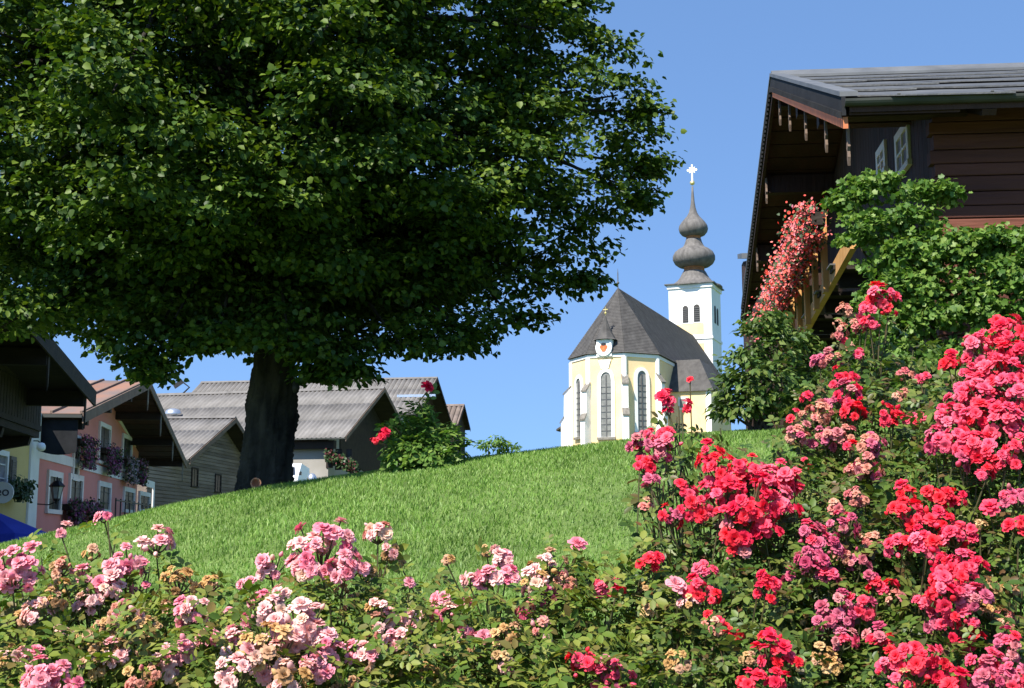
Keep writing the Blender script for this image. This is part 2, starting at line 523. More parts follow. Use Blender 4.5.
LEAF_HEART = tri([(0, 0, 0), (.12, .36, .05), (.55, .42, .06), (1, 0, -.16), (.55, -.42, .06), (.12, -.36, .05), (.45, 0, -.02)],
                 [(0, 6, 1), (1, 6, 2), (2, 6, 3), (3, 6, 4), (4, 6, 5), (5, 6, 0)])
LEAF_LOBED = tri([(0, 0, 0), (.1, .42, .06), (.42, .3, .02), (.62, .5, .06), (1, 0, -.14), (.62, -.5, .06), (.42, -.3, .02), (.1, -.42, .06), (.45, 0, -.02)],
                 [(0, 8, 1), (1, 8, 2), (2, 8, 3), (3, 8, 4), (4, 8, 5), (5, 8, 6), (6, 8, 7), (7, 8, 0)])
LEAF_BROAD = tri([(0, 0, -.02), (.12, .36, .05), (.58, .40, .06), (1, 0, -.16), (.58, -.40, .06), (.12, -.36, .05)],
                 [(0, 2, 1), (0, 3, 2), (0, 4, 3), (0, 5, 4)])
LEAF_OVAL = tri([(0, 0, 0), (.4, .26, .05), (1, 0, -.1), (.4, -.26, .05), (.5, 0, -.01)],
                [(0, 4, 1), (1, 4, 2), (2, 4, 3), (3, 4, 0)])


def compound():
    vs, fs = [], []
    def leaflet(o_, d, s):
        d = np.array(d, float); d /= np.linalg.norm(d)
        sd = np.array([-d[1], d[0], 0])
        k = len(vs)
        for l, w, z in ((0, 0, 0), (.3, .27, .05), (.7, .24, .03), (1, 0, -.1), (.7, -.24, .03), (.3, -.27, .05), (.5, 0, -.02)):
            q = np.array(o_) + d * l * s + sd * w * s
            vs.append((q[0], q[1], o_[2] + z * s))
        for f in ((0, 6, 1), (1, 6, 2), (2, 6, 3), (3, 6, 4), (4, 6, 5), (5, 6, 0)):
            fs.append(tuple(k + t for t in f))
    leaflet((.62, 0, .02), (1, 0, 0), .42)
    for yy in (1, -1):
        leaflet((.55, 0.015 * yy, .02), (.45, yy, 0), .36)
        leaflet((.28, 0.012 * yy, .03), (.4, yy, 0), .30)
    k = len(vs)
    vs.extend([(0, -.008, 0), (0, .008, 0), (.64, .006, .02), (.64, -.006, .02)])
    fs.extend([(k, k + 1, k + 2), (k, k + 2, k + 3)])
    return tri(vs, fs)


LEAF_ROSE = compound()
BLOSSOM = tri([(0, 0, 0), (.5, .1, .12), (.3, .48, .1), (-.2, .5, .14), (-.52, .1, .1), (-.4, -.4, .13), (.05, -.55, .1), (.45, -.32, .14)],
              [(0, 1, 2), (0, 2, 3), (0, 3, 4), (0, 4, 5), (0, 5, 6), (0, 6, 7), (0, 7, 1)])


def unit(a):
    return a / np.maximum(np.linalg.norm(a, axis=-1, keepdims=True), 1e-9)


def frames(nrm, t):
    nrm = unit(nrm)
    t = unit(t - nrm * np.sum(t * nrm, 1, keepdims=True))
    b = np.cross(nrm, t)
    return np.stack([t, b, nrm], 2)


def proj(pos):
    d = pos[:, 1] * cos(PITCH) + pos[:, 2] * sin(PITCH)
    u = -pos[:, 1] * sin(PITCH) + pos[:, 2] * cos(PITCH)
    d = np.maximum(d, .01)
    return 512 + FPX * pos[:, 0] / d, 344 - FPX * u / d


def scatter(parent, base, tmpl, pos, R, size, material, n_obj, part='leaf', stuff='foliage'):
    """the n_obj pieces that show largest become objects, the others one joined part"""
    pos = np.asarray(pos); base = np.array(base, float)
    tv, tf = tmpl
    px, py = proj(pos)
    dist = np.linalg.norm(pos, axis=1)
    facing = np.abs(np.sum(R[:, :, 2] * pos, 1)) / dist
    score = size / dist * (0.4 + facing) / dist ** 2
    score[(px < 0) | (px > 1024) | (py < 0) | (py > 688)] = 0
    order = np.argsort(-score)
    if n_obj:
        me = np_mesh(part, tv, tf, material)
        for k in order[:n_obj]:
            ob = bpy.data.objects.new(part, me)
            COL.objects.link(ob)
            ob.parent = parent
            mt = Matrix((R[k] * size[k]).tolist()).to_4x4()
            mt.translation = Vector((pos[k] - base).tolist())
            ob.matrix_basis = mt
    rest = order[n_obj:]
    if len(rest):
        pr, Rr, sr = pos[rest] - base, R[rest], size[rest]
        VV = np.einsum('nij,kj->nki', Rr * sr[:, None, None], tv) + pr[:, None, :]
        TT = tf[None] + (np.arange(len(rest)) * len(tv))[:, None, None]
        ob = link(stuff, np_mesh(stuff, VV.reshape(-1, 3), TT.reshape(-1, 3), material), parent)
        ob['kind'] = 'stuff'
        return ob


def rand_dirs(n):
    d = RNG.normal(size=(n, 3))
    return unit(d)


def clump_leaves(clumps, per, leaf, spread=0.25, up=0.8, drop=0.35, jit=0.6, reach=1.2):
    """clumps: array (n,6) centre + radii. Leaves sit in small sprays over each clump's upper and outer surface."""
    pos, nrm, tan_ = [], [], []
    for c in clumps:
        cen, rad = c[:3], c[3:6]
        ns = max(3, int(c[6])) if len(c) > 6 else 14
        d = rand_dirs(ns)
        d[:, 2] = np.where(d[:, 2] < -0.35, -d[:, 2], d[:, 2])
        rr = 0.55 + 0.5 * RNG.random(ns) ** 0.6
        sc = cen + d * rad * rr[:, None]
        for q in range(ns):
            od = d[q].copy(); od[2] *= .4
            off = np.clip(RNG.normal(size=(per, 3)), -1.7, 1.7) * spread * np.array([1, 1, .38])
            off += np.outer(RNG.random(per) - .3, od) * spread * reach
            pos.append(sc[q] + off)
            nn = np.array([0, 0, up]) + d[q] * 0.45
            nrm.append(nn + RNG.normal(size=(per, 3)) * jit * .55)
            tan_.append(od[None] * .8 + off * 2.0 + RNG.normal(size=(per, 3)) * .4 + np.array([0, 0, -drop]))
    pos = np.concatenate(pos); nrm = np.concatenate(nrm); tan_ = np.concatenate(tan_)
    size = leaf * (0.7 + 0.6 * RNG.random(len(pos)))
    return pos, frames(nrm, tan_), size


# ------------------------------------------------------------------ the big tree
TB = P(262, 487, 11.9)
TB[2] = h1(TB[0], TB[1]) - 0.05
tree = empty('linden_tree', TB, 0, 'huge dark green broadleaf tree with a thick gnarled trunk on the lawn crest', 'tree')
m1 = mpp(12.0)
tp = []
for k, (dx, w, pyy) in enumerate([(-2, 80, 506), (-1, 73, 492), (0, 68, 478), (2, 63, 462), (4, 64, 445), (5, 62, 428), (6, 60, 410), (8, 57, 392), (9, 55, 372), (9, 53, 350), (10, 48, 326), (12, 42, 300), (16, 34, 262), (20, 26, 220), (22, 19, 170), (20, 13, 110), (20, 8, 50)]):
    z = P(262, pyy, 11.9)[2]
    tp.append((dx * m1, 0.0, z - TB[2], w * m1 / 2 * .7))
mb = MB()
nseg = 56
vv, ff = [], []
rows = []
for k in range(len(tp) - 1):
    for q in range(9):
        t = q / 9
        rows.append([tp[k][c] * (1 - t) + tp[k + 1][c] * t for c in range(4)])
for r_, (x, y, z, rad) in enumerate(rows):
    for k in range(nseg):
        a = 2 * pi * k / nseg
        bump = 1 + .06 * sin(3 * a + z * 1.7) + .05 * sin(7 * a - z * 2.6 + 1) + .04 * sin(13 * a + z * 5)
        # burls
        for (ba, bz, bs, bh) in ((3.0, 0.95, .28, .20), (0.15, 0.85, .25, .22), (4.4, .6, .3, .15), (5.3, 1.15, .22, .14), (0.2, .28, .2, .14), (3.6, 0.4, .25, .12)):
            da = (a - ba + pi) % (2 * pi) - pi
            bump += bh * math.exp(-(da / .5) ** 2 - ((z - bz) / bs) ** 2)
        bump += random.uniform(-.045, .045) + .035 * sin(21 * a + 3 * sin(z * 4))
        if z < .3: bump += (0.3 - max(z, 0)) * .35 * max(0, sin(5 * a + .5))
        bump += .05 * sin(17 * a + 5 * sin(z * 3.1 + a)) * sin(z * 9 + 4 * a) + .06 * sin(5 * a + z * 6) * sin(z * 4.3 + 2 * a)
        vv.append((x + cos(a) * rad * bump, y + sin(a) * rad * bump, z))
for r_ in range(len(rows) - 1):
    for k in range(nseg):
        ff.append((r_ * nseg + k, r_ * nseg + (k + 1) % nseg, (r_ + 1) * nseg + (k + 1) % nseg, (r_ + 1) * nseg + k))
mb.add(vv, ff)
mb.build('trunk', M['bark'], tree, True)

# crown envelope: centre, radii
CC = np.array(P(255, 172, 12.1)); CR = 2.86
CZ_UP, CZ_DN = 3.5, 1.55


def env(d):
    """lumpy radius of the crown in direction d (n,3)"""
    az = np.arctan2(d[:, 1], d[:, 0]); el = d[:, 2]
    r = 1 + .07 * np.sin(3 * az + 2.5 * el + .6) + .06 * np.sin(5 * az - 4 * el + 2) + .045 * np.sin(9 * az + 7 * el) + .03 * np.sin(14 * az - 11 * el + 1)
    return r


# boughs: rounded masses spread over the crown with gaps between them
def crown_pt(d, rr):
    cz = np.where(d[:, 2] > 0, CZ_UP, CZ_DN)
    return CC + np.stack([d[:, 0] * rr * CR, d[:, 1] * rr * CR * .92, np.sign(d[:, 2]) * np.abs(d[:, 2]) ** .8 * rr * cz], 1)


cand = rand_dirs(4000)
cand_r = env(cand) * (1 - .16 * RNG.random(4000))
cand_p = crown_pt(cand, cand_r)
boughs = []
for p_ in cand_p:
    if len(boughs) > 175: break
    if all(np.linalg.norm((p_ - q_) * np.array([1, 1, 1.35])) > .62 for q_ in boughs): boughs.append(p_)
boughs = np.array(boughs)
boughs[:, 0] = np.minimum(boughs[:, 0], CC[0] + 2.55 + .2 * RNG.random(len(boughs)))
# inner masses that close the crown
di = rand_dirs(190)
inner = crown_pt(di, .35 + .45 * RNG.random(190))
# lower fringe: drooping branch ends around the rim
nf = 80
fa = RNG.random(nf) * 2 * pi
fr_ = CR * (0.3 + .55 * RNG.random(nf))
fz = CC[2] - CZ_DN * np.sqrt(np.clip(1 - (fr_ / CR) ** 2, 0, 1)) * (0.8 + .2 * RNG.random(nf))
fr = np.stack([CC[0] + np.cos(fa) * fr_, CC[1] + np.sin(fa) * fr_ * .92, fz], 1)
# branches that stick out of the outline
ex = [(585, 15, 12.0, .32), (602, 55, 12.0, .3), (618, 95, 12.0, .3), (628, 140, 12.1, .3), (622, 185, 12.1, .32), (600, 225, 12.2, .34), (570, 255, 12.1, .36), (548, 290, 12.0, .3), (575, 90, 11.6, .4), (590, 150, 11.6, .4), (580, 205, 11.7, .4), (540, 240, 11.5, .42), (545, 30, 11.5, .4), (520, 130, 11.2, .42), (505, 200, 11.2, .42), (515, 322, 11.8, .28), (470, 338, 11.5, .3),
      (420, 335, 11.2, .33), (360, 345, 11.6, .33), (330, 357, 11.0, .24), (310, 342, 11.4, .33), (335, 368, 11, .2), (320, 378, 11.2, .12), (352, 376, 11, .11), (290, 352, 10.9, .28), (215, 348, 10.9, .28), (250, 342, 10.8, .3), (150, 376, 11, .13), (185, 352, 11, .2), (400, 345, 11.1, .25), (450, 345, 11.3, .22), (130, 345, 11, .22), (648, 165, 12, .13), (640, 112, 12, .13), (640, 200, 12, .13), (582, 282, 12, .12),
      (210, 345, 11.5, .26), (170, 338, 11.2, .28), (145, 362, 11.0, .16), (120, 312, 11.0, .32), (60, 300, 11.0, .36), (20, 312, 10.8, .33), (0, 328, 10.8, .26),
      (175, 318, 10.9, .34), (250, 305, 11.0, .38), (300, 318, 11.0, .33), (230, 325, 11.8, .33), (90, 310, 11.4, .25), (40, 318, 11.2, .28), (385, 325, 11.8, .36), (440, 300, 11.6, .36), (500, 290, 12, .36)]
ex = np.array([[*P(a, b, c), s, s, s * .55] for a, b, c, s in ex])
rad = 0.40 + .26 * RNG.random(len(boughs))
back = np.where(boughs[:, 1] > CC[1] + 1.2, .5, 1.0)
rf_ = 0.26 + .2 * RNG.random(nf)
ri = np.full(len(inner), .55)
clumps = np.concatenate([np.column_stack([boughs, rad, rad, rad * .62, back * (14 + 38 * rad)]),
                         np.column_stack([inner, ri, ri, ri * .7, np.full(len(inner), 11)]),
                         np.column_stack([fr, rf_, rf_, rf_ * .5, 7 + 16 * rf_]),
                         np.column_stack([ex, np.full(len(ex), 13)])])
pos, R, size = clump_leaves(clumps, 33, 0.055, 0.088, 0.75, .5, .9, 1.8)
keep = (pos[:, 2] > P(262, 388, pos[0, 1])[2] * 0 + 1.25)
pos, R, size = pos[keep], R[keep], size[keep]
scatter(tree, TB, LEAF_BROAD, pos, R, size, M['tree_leaf'], 300, 'leaf', 'crown')
# limbs reaching the clumps
tbv = Vector(TB)
order = np.argsort(RNG.random(len(clumps)))
nl = 11
lim = []
for k in range(nl):
    a = 2 * pi * k / nl + .3
    el = 0.25 + .5 * ((k * 0.37) % 1)
    st = Vector((tp[9 + k % 4][0], 0, tp[9 + k % 4][2] + .1))
    tip = Vector((CC[0] - TB[0] + cos(a) * CR * .66 * cos(el), CC[1] - TB[1] + sin(a) * CR * .62 * cos(el), CC[2] - TB[2] + sin(el) * 3.2 - .4))
    mid_ = st.lerp(tip, .5) + Vector((random.uniform(-.2, .2), random.uniform(-.2, .2), .35))
    q1 = st.lerp(mid_, .5) + Vector((0, 0, .12))
    q2 = mid_.lerp(tip, .5) + Vector((random.uniform(-.2, .2), random.uniform(-.2, .2), .1))
    lim.append([st, q1, mid_, q2, tip])
mbs = [MB().tube(l, [.2, .16, .12, .075, .03], 9, wob=.08) for l in lim]
for c in clumps[order[:330]]:
    q = Vector((c[:3] - TB).tolist())
    best = min(((p - q).length, li, p) for li, l in enumerate(lim) for p in l[1:])
    s_ = best[2]
    if best[0] > 3.2: continue
    md = s_.lerp(q, .5) + Vector((random.uniform(-.15, .15), random.uniform(-.15, .15), random.uniform(0, .25)))
    mbs[best[1]].tube([s_, md, q], [.035, .022, .008], 5, cap=False)
for b_ in mbs: b_.build('limb', M['bark'], tree, True)


# ------------------------------------------------------------------ gabled houses
def roof_edge(v, hw, ze, za):
    return za - (za - ze) * abs(v) / hw


def corr_sheet(parent, u0, u1, va, za, vb, zb, pitch_, amp, material, name='roof_sheet'):
    """a corrugated sheet from (va,za) down to (vb,zb), waves across u"""
    k = int((u1 - u0) / pitch_ * 4) + 1
    us = np.linspace(u0, u1, k + 1)
    ws = amp * np.cos(np.arange(k + 1) * pi / 2)
    nx_, nz_ = (zb - za), (vb - va)
    L_ = sqrt(nx_ ** 2 + nz_ ** 2)
    nv, nz2 = -nx_ / L_, nz_ / L_
    if nz2 < 0: nv, nz2 = -nv, -nz2
    V_ = []
    for (v, z) in ((va, za), (vb, zb)):
        for h_ in (0, -.04):
            V_.append(np.stack([us, np.full(k + 1, v) + (ws + h_) * nv, np.full(k + 1, z) + (ws + h_) * nz2], 1))
    V_ = np.concatenate(V_)
    n_ = k + 1
    T_ = []
    ii = np.arange(k)
    def strip(p, q):
        T_.append(np.stack([p + ii, p + ii + 1, q + ii + 1], 1)); T_.append(np.stack([p + ii, q + ii + 1, q + ii], 1))
    strip(0, 2 * n_); strip(2 * n_, 3 * n_); strip(3 * n_, n_); strip(n_, 0)
    return link(name, np_mesh(name, V_, np.concatenate(T_), material), parent)


def window(parent, fr, u, v0, v1, z0, z1, frame_mat, sur=.12, proud=.07, pane=None, mull=True, name='window', bars=(1, 2)):
    """wall opening facing -u: surround, recessed pane and glazing bars"""
    if v0 > v1: v0, v1 = v1, v0
    b_ = MB()
    b_.box(u - proud, u + .02, v0, v1, z1 - sur, z1).box(u - proud - .02, u + .02, v0 - .03, v1 + .03, z0, z0 + sur * .7)
    b_.box(u - proud, u + .02, v0, v0 + sur, z0 + sur * .7 + .001, z1 - sur - .001).box(u - proud, u + .02, v1 - sur, v1, z0 + sur * .7 + .001, z1 - sur - .001)
    w_ = b_.build(name, frame_mat, parent)
    MB().box(u - .012, u + .01, v0 + sur * .8, v1 - sur * .8, z0 + sur * .5, z1 - sur * .8).build('pane', pane or M['dark_glass'], w_)
    if mull:
        q = MB()
        for k in range(1, bars[0] + 1):
            vm = v0 + (v1 - v0) * k / (bars[0] + 1)
            q.box(u - .035, u - .008, vm - .02, vm + .02, z0 + sur * .7, z1 - sur)
        for k in range(1, bars[1] + 1):
            zm = z0 + (z1 - z0) * k / (bars[1] + 1)
            q.box(u - .033, u - .009, v0 + sur, v1 - sur, zm - .015, zm + .015)
        q.build('glazing_bar', frame_mat if pane else M['shutter'], w_)
    return w_


def gable_house(name, label, F, va, hw, ze, za, over, depth, wall_mat, z_wall0, roof='corr', roof_mat=None, wall_u=None, wall_in=.9,
                barge_mat=None, rows=3, board=False, barge_h=.3, pitch_=.32, group=None, side=1):
    """F: frame whose u=0 plane carries the verge. va ridge line, hw half width to the eaves, side: sign of v toward the camera"""
    root = empty(name, F.w(0, 0, z_wall0), F.rot(), label, 'house', group)
    root.location.z = 0
    sl = (za - ze) / hw
    # walls: solid prism under the roof
    ww = hw - wall_in
    zt = lambda v: za - sl * abs(v - va) - .16
    if not board:
        MB().prism([(va - ww, z_wall0), (va + ww, z_wall0), (va + ww, zt(va + ww)), (va, zt(va)), (va - ww, zt(va - ww))], 'x', over, over + depth - over * 2).build('wall', wall_mat, root)
    else:
        MB().prism([(va - ww, z_wall0), (va + ww, z_wall0), (va + ww, zt(va + ww)), (va, zt(va)), (va - ww, zt(va - ww))], 'x', over + .04, over + depth - over * 2).build('wall', wall_mat, root)
        MB().box(over + .06, over + 5, va + ww - .1, va + ww + 4.5, z_wall0, zt(va + ww) - .1).build('wall', wall_mat, root)
        z = z_wall0
        while z < zt(va) - .1:
            z2 = z + .21
            hwid = min(ww, max(.1, (zt(va) - z2) / sl)) if z2 > zt(va + ww) else ww
            MB().box(over, over + .05, va - hwid, va + hwid + (4.5 if z2 < zt(va + ww) else 0), z + .045, z2).build('board', wall_mat, root)
            z = z2
    # roof
    L_ = sqrt(hw ** 2 + (za - ze) ** 2)
    rf = MB()
    for s_ in (1, -1):
        rf.prism([(va, za - .03), (va + s_ * hw, ze - .03), (va + s_ * hw, ze - .15), (va, za - .15)], 'x', 0.02, depth - .02)
    rf = rf.build('roof', M['dark_wood'], root)
    for s_ in (1, -1):
        if roof == 'corr':
            for k in range(rows):
                t0, t1 = k / rows, (k + 1) / rows + .015
                lift = .03 + .004 * k
                corr_sheet(rf, -.05, depth, va + s_ * hw * t0, za - (za - ze) * t0 + lift, va + s_ * hw * t1, za - (za - ze) * t1 + lift, pitch_, pitch_ * .14, roof_mat)
        elif roof == 'pan':
            us = np.arange(0, depth, .85)
            for u in us:
                MB().prism([(va, za), (va + s_ * hw, ze), (va + s_ * hw, ze - .025), (va, za - .025)], 'x', u + .01, min(u + .84, depth)).build('roof_sheet', roof_mat, rf)
                MB().prism([(va, za + .07), (va + s_ * hw, ze + .07), (va + s_ * hw, ze - .01), (va, za - .01)], 'x', u - .035, u + .035).build('seam', M['barge'], rf)
        # barge boards with metal capping
        bb = MB().prism([(va, za + .02), (va + s_ * (hw + .05), ze + .02), (va + s_ * (hw + .05), ze - barge_h), (va, za - barge_h)], 'x', -.1, -.052)
        bb.build('barge_board', barge_mat or M['barge'], root)
        MB().box(-.05, depth, va + s_ * (hw - .05), va + s_ * (hw + .12), ze - .14, ze - .05).build('gutter', M['gutter'], root)
    if roof == 'corr':
        MB().prism([(va - .28, za - .28 * sl + .09), (va, za + .14), (va + .28, za - .28 * sl + .09)], 'x', -.06, depth).build('ridge_cap', roof_mat, rf)
    return root, rf, sl


AZ = radians(-7)
XL = (-cos(AZ), sin(AZ))           # ridge direction of the left houses (into the house = to the left)


def ridge_left(deg):
    a = radians(deg)
    return (-cos(a), sin(a))


def petal_box(name, label, F, u, v, z, wv, hang, blossom, group, parent_out=.3, n=900, box=True):
    root = empty(name, F.w(u, v, z), F.rot(), label, 'flower box', group)
    if box:
        MB().box(-.26, -.02, -wv / 2, wv / 2, -.12, .08).build('trough', M['dark_wood'], root)
    pos = np.stack([-.2 - .22 * RNG.random(n) - .1 * RNG.random(n), (RNG.random(n) - .5) * wv * 1.15, .22 - (hang + .3) * RNG.random(n) ** .8], 1)
    taper = 1 - .45 * np.clip((.1 - pos[:, 2]) / hang, 0, 1)
    pos[:, 1] *= taper
    pos += RNG.normal(size=pos.shape) * .05
    nr = RNG.normal(size=pos.shape) * .6 + np.array([-1, 0, .5])
    Rr = frames(nr, RNG.normal(size=pos.shape))
    W = np.array([F.w(u + p[0], v + p[1], z + p[2]) for p in pos])
    b0 = np.zeros(3)
    half_ = n // 2
    for sl_, tm, mt, nm, sz in ((slice(0, half_), LEAF_HEART, M['box_leaf'], 'foliage', .11), (slice(half_, n), BLOSSOM, M[blossom], 'blossoms', .085)):
        pp, r2 = pos[sl_], Rr[sl_]
        s2 = sz * (.7 + .6 * RNG.random(len(pp)))
        VV = np.einsum('nij,kj->nki', r2 * s2[:, None, None], tm[0]) + pp[:, None, :]
        TT = tm[1][None] + (np.arange(len(pp)) * len(tm[0]))[:, None, None]
        ob = link(nm, np_mesh(nm, VV.reshape(-1, 3), TT.reshape(-1, 3), mt), root)
        ob['kind'] = 'stuff'
    return root


# --- pink house
OV = 1.8
O_ = P(47, 469.4, 42)
FP0 = Frame(O_, XL)                         # facade plane
FP = Frame(O_ - FP0.X * OV, XL)             # verge plane, u=OV is the facade
ap = FP.hit(148, 381, 0)
ne = FP.hit(84, 414, 0)
fe = FP.hit(186, 463, 0)
hw_p = (ne[0] - fe[0]) / 2
za_p, ze_p = ap[1], (ne[1] + fe[1]) / 2
va_p = ap[0]
pink, pink_roof, slp = gable_house('pink_house', 'salmon pink rendered house with white window surrounds and rust-streaked sheet metal roof', FP, va_p, hw_p, ze_p, za_p, OV, 24,
                                   M['pink_wall'], -.6, 'pan', M['rusty_metal'], barge_mat=M['barge'], barge_h=.3, wall_in=2.4)
u = OV
# white corner strip, string course and sloping border
nc = FP.hit(37, 450, u)[0]; fc = FP.hit(154, 480, u)[0]
bz = FP.hit(42, 449, u)[1]
t_ = MB().box(u - .05, u + .01, fc, nc, bz - .32, bz)
t_.build('string_course', M['white_trim'], pink)
ft = FP.hit(148, 464, u)
MB().box(u - .055, u + .01, fc - .02, fc + .42, -.6, bz - .33).build('corner_strip', M['white_trim'], pink)
gb = [FP.hit(*q_, u) for q_ in ((118, 421), (121.5, 421), (149.5, 462), (146, 463))]
MB().prism(gb, 'x', u - .05, u + .01).build('gable_border', M['white_trim'], pink)
MB().prism([(va_p + .5, za_p - slp * .5 - .3), (nc - .6, za_p - slp * abs(nc - .6 - va_p) - .3), (nc - .6, za_p - slp * abs(nc - .6 - va_p) - .5), (va_p + .5, za_p - slp * .5 - .5)], 'x', u - .052, u - .001).build('gable_trim', M['weathered'], pink)
for (a, b, t, bt) in ((47, 61.5, 469.5, 514), (68.6, 82.3, 473, 515), (97.7, 110.3, 480.5, 513), (123, 134, 486.3, 513), (138.7, 149.3, 490.7, 512.5)):
    v0, zt = FP.hit(a, t, u); v1, _ = FP.hit(b, t, u)
    zb = FP.hit((a + b) / 2, bt, u)[1]
    window(pink, FP, u, v0, v1, max(zb, zt - 1.55), zt, M['white_trim'], .2, .08)
for (a, b, t, bt) in ((73, 79, 434, 462), (98.7, 110, 421, 452), (122, 131.5, 433, 461)):
    v0, zt = FP.hit(a, t, u); v1, _ = FP.hit(b, t + 2, u)
    zb = zt - 1.62
    window(pink, FP, u, v0, v1, zb, zt, M['white_trim'], .17, .08)
for kk, (pxx, pyy, wv, bl, lab) in enumerate(((84, 443, 2.4, 'petunia', 'drooping dark petunia box under the near upper window of the pink house'),
                                        (110, 452, 2.7, 'petunia', 'mauve petunia box under the middle upper window of the pink house'),
                                        (129, 462, 2.2, 'petunia_pale', 'pale petunia box under the far upper window of the pink house'),
                                        (139, 464, 1.7, 'petunia', 'purple petunia box at the far end of the pink upper storey'))):
    v, z = FP.hit(pxx - 5, pyy, u)
    petal_box('flower_box', lab, FP, u - .03, v, z, wv, .8, bl, 'window boxes on the pink house')
for (pxx, pyy, wv, lab) in ((66, 507, 1.8, 'purple petunia box under the first ground floor window beside the lantern'), (84, 508, 2.3, 'dense purple petunia box under the second ground floor window')):
    v, z = FP.hit(pxx, pyy, u)
    petal_box('flower_box', lab, FP, u - .03, v, z, wv, .5, 'petunia', 'window boxes on the pink house', n=800)
# fascia and scalloped valance along the near eave, shade put into the dark colour
vq = va_p + hw_p
z1 = ze_p - .1
us = np.linspace(0.1, 16, 90)
top = [(x, z1) for x in us]
bot = [(x, z1 - 1.0 - .12 * abs(sin(x * 2.6))) for x in us[::-1]]
MB().prism(top + bot, 'y', vq - .16, vq - .10).build('eave_valance', M['dark_paint_and_shade'], pink)
MB().bar((0, vq - .4, ze_p - .34), (16, vq - .4, ze_p - .34), .18, .22).build('eave_beam', M['dark_wood'], pink)
for k, t in enumerate((.0, .3, .62, -.3, -.62, -.92, .92)):
    v = va_p + t * hw_p
    z = za_p - slp * abs(v - va_p) - .3
    MB().box(-.02, OV + .3, v - .13, v + .13, z - .16, z + .14).build('purlin', M['dark_wood'], pink)
    if t <= 0: MB().prism([(v - .09, z + .1), (v + .09, z + .1), (v + .07, z - .35), (v + .1, z - .5), (v, z - .85), (v - .1, z - .5), (v - .07, z - .35)], 'x', -.045, -.01).build('pendant', M['weathered'], pink)
# soffit boards of the overhang
for s_ in (1, -1):
    for k in range(14):
        t0, t1 = k / 14, (k + 1) / 14 - .006
        v0, v1 = va_p + s_ * hw_p * t0, va_p + s_ * hw_p * t1
        MB().prism([(v0, za_p - (za_p - ze_p) * t0 - .16), (v1, za_p - (za_p - ze_p) * t1 - .16), (v1, za_p - (za_p - ze_p) * t1 - .2), (v0, za_p - (za_p - ze_p) * t0 - .2)], 'x', .03, OV - .02).build('soffit_board', M['chalet_brown'], pink)
# iron railing by the far windows
v0, z0_ = FP.hit(116, 498, u - .7); v1, _ = FP.hit(150, 500, u - .7)
rl = empty('iron_railing', FP.w(u - .7, v0, -.38), FP.rot(), 'low black iron railing in front of the far ground floor windows', 'railing')
Lr = v1 - v0
for k in range(9):
    MB().tube([(0, Lr * k / 8, 0), (0, Lr * k / 8, z0_ + .38)], .03, 6).build('post', M['iron'], rl)
MB().bar((0, 0, z0_ + .3), (0, Lr, z0_ + .3), .06, .05).build('top_rail', M['iron'], rl)
# wall lantern
v, z = FP.hit(57, 487, u - .75)
ln = empty('wall_lantern', FP.w(u - .75, v, z - .35), FP.rot(), 'black iron wall lantern with frosted glass on the pink facade', 'lantern')
ln.scale = (.55, .55, .55)
MB().lathe([(.16, -.02), (.2, 0), (.34, .62), (.34, .64)], 6).build('glass', M['lamp_glass'], ln)
MB().lathe([(.42, .64), (.44, .70), (.2, .95), (.06, 1.0), (.05, 1.15), (.01, 1.2)], 6).build('cap', M['iron'], ln)
MB().lathe([(.05, -.3), (.1, -.16), (.2, -.06), (.2, 0)], 6).build('base', M['iron'], ln)
q = MB()
for k in range(6):
    a = 2 * pi * k / 6
    q.tube([(.205 * cos(a), .205 * sin(a), 0), (.345 * cos(a), .345 * sin(a), .64)], .022, 4)
q.build('cage', M['iron'], ln)
MB().tube([(0, 0, -.2), (.4, 0, -.35), (1.2, 0, -.3)], .03, 6).build('bracket', M['iron'], ln)

# --- yellow house at the left edge
uy = 0
FY0 = Frame(P(10, 470, 35), XL)
OVY = 2.6
FY = Frame(FY0.O - FY0.X * OVY, XL)
e1 = FY.hit(92, 392, 0); e2 = FY.hit(48, 340, 0)
sly = (e2[1] - e1[1]) / (e2[0] - e1[0])
hw_y = 9.0
yel, yel_roof, sy = gable_house('yellow_house', 'ochre yellow rendered house with dark wooden balcony and deep dark eaves', FY, e1[0] + hw_y, hw_y, e1[1], e1[1] + sly * hw_y, OVY, 20,
                                M['yellow_wall'], -.6, 'corr', M['corrugated'], barge_mat=M['dark_wood'], barge_h=.36, wall_in=2.0)
u = OVY
c0 = FY.hit(28, 470, u)[0]; c1 = FY.hit(36.5, 470, u)[0]
ctop = FY.hit(33, 432, u)[1]
MB().box(u - .07, u + .02, c1, c0, -.6, ctop + .6).build('corner_pilaster', M['white_trim'], yel)
MB().box(u - .01, u + 6, c1, max(c0, e1[0] + 2.1), -.6, ctop + .6).build('corner_wall', M['yellow_wall'], yel)
v0, zt = FY.hit(-16, 446, u); v1, _ = FY.hit(6.5, 453, u)
zb = FY.hit(0, 492, u)[1]
window(yel, FY, u, v0, v1, zb, zt, M['white_trim'], .14, .08, pane=M['curtain'])
s0 = FY.hit(7, 470, u)[0]; s1 = FY.hit(12.5, 470, u)[0]
sh = MB().box(u - .1, u - .03, s1, s0, zb, zt - .1).build('shutter', M['shutter'], yel)
for k in range(12):
    z = zb + .06 + k * (zt - zb - .25) / 12
    MB().box(u - .125, u - .09, s1 + .05, s0 - .05, z, z + .06).build('slat', M['shutter'], sh)
v, z = FY.hit(6, 488, u)
petal_box('flower_box', 'dark trailing flower box under the yellow house window', FY, u - .03, v, z, 1.9, .2, 'box_leaf', None, n=600)
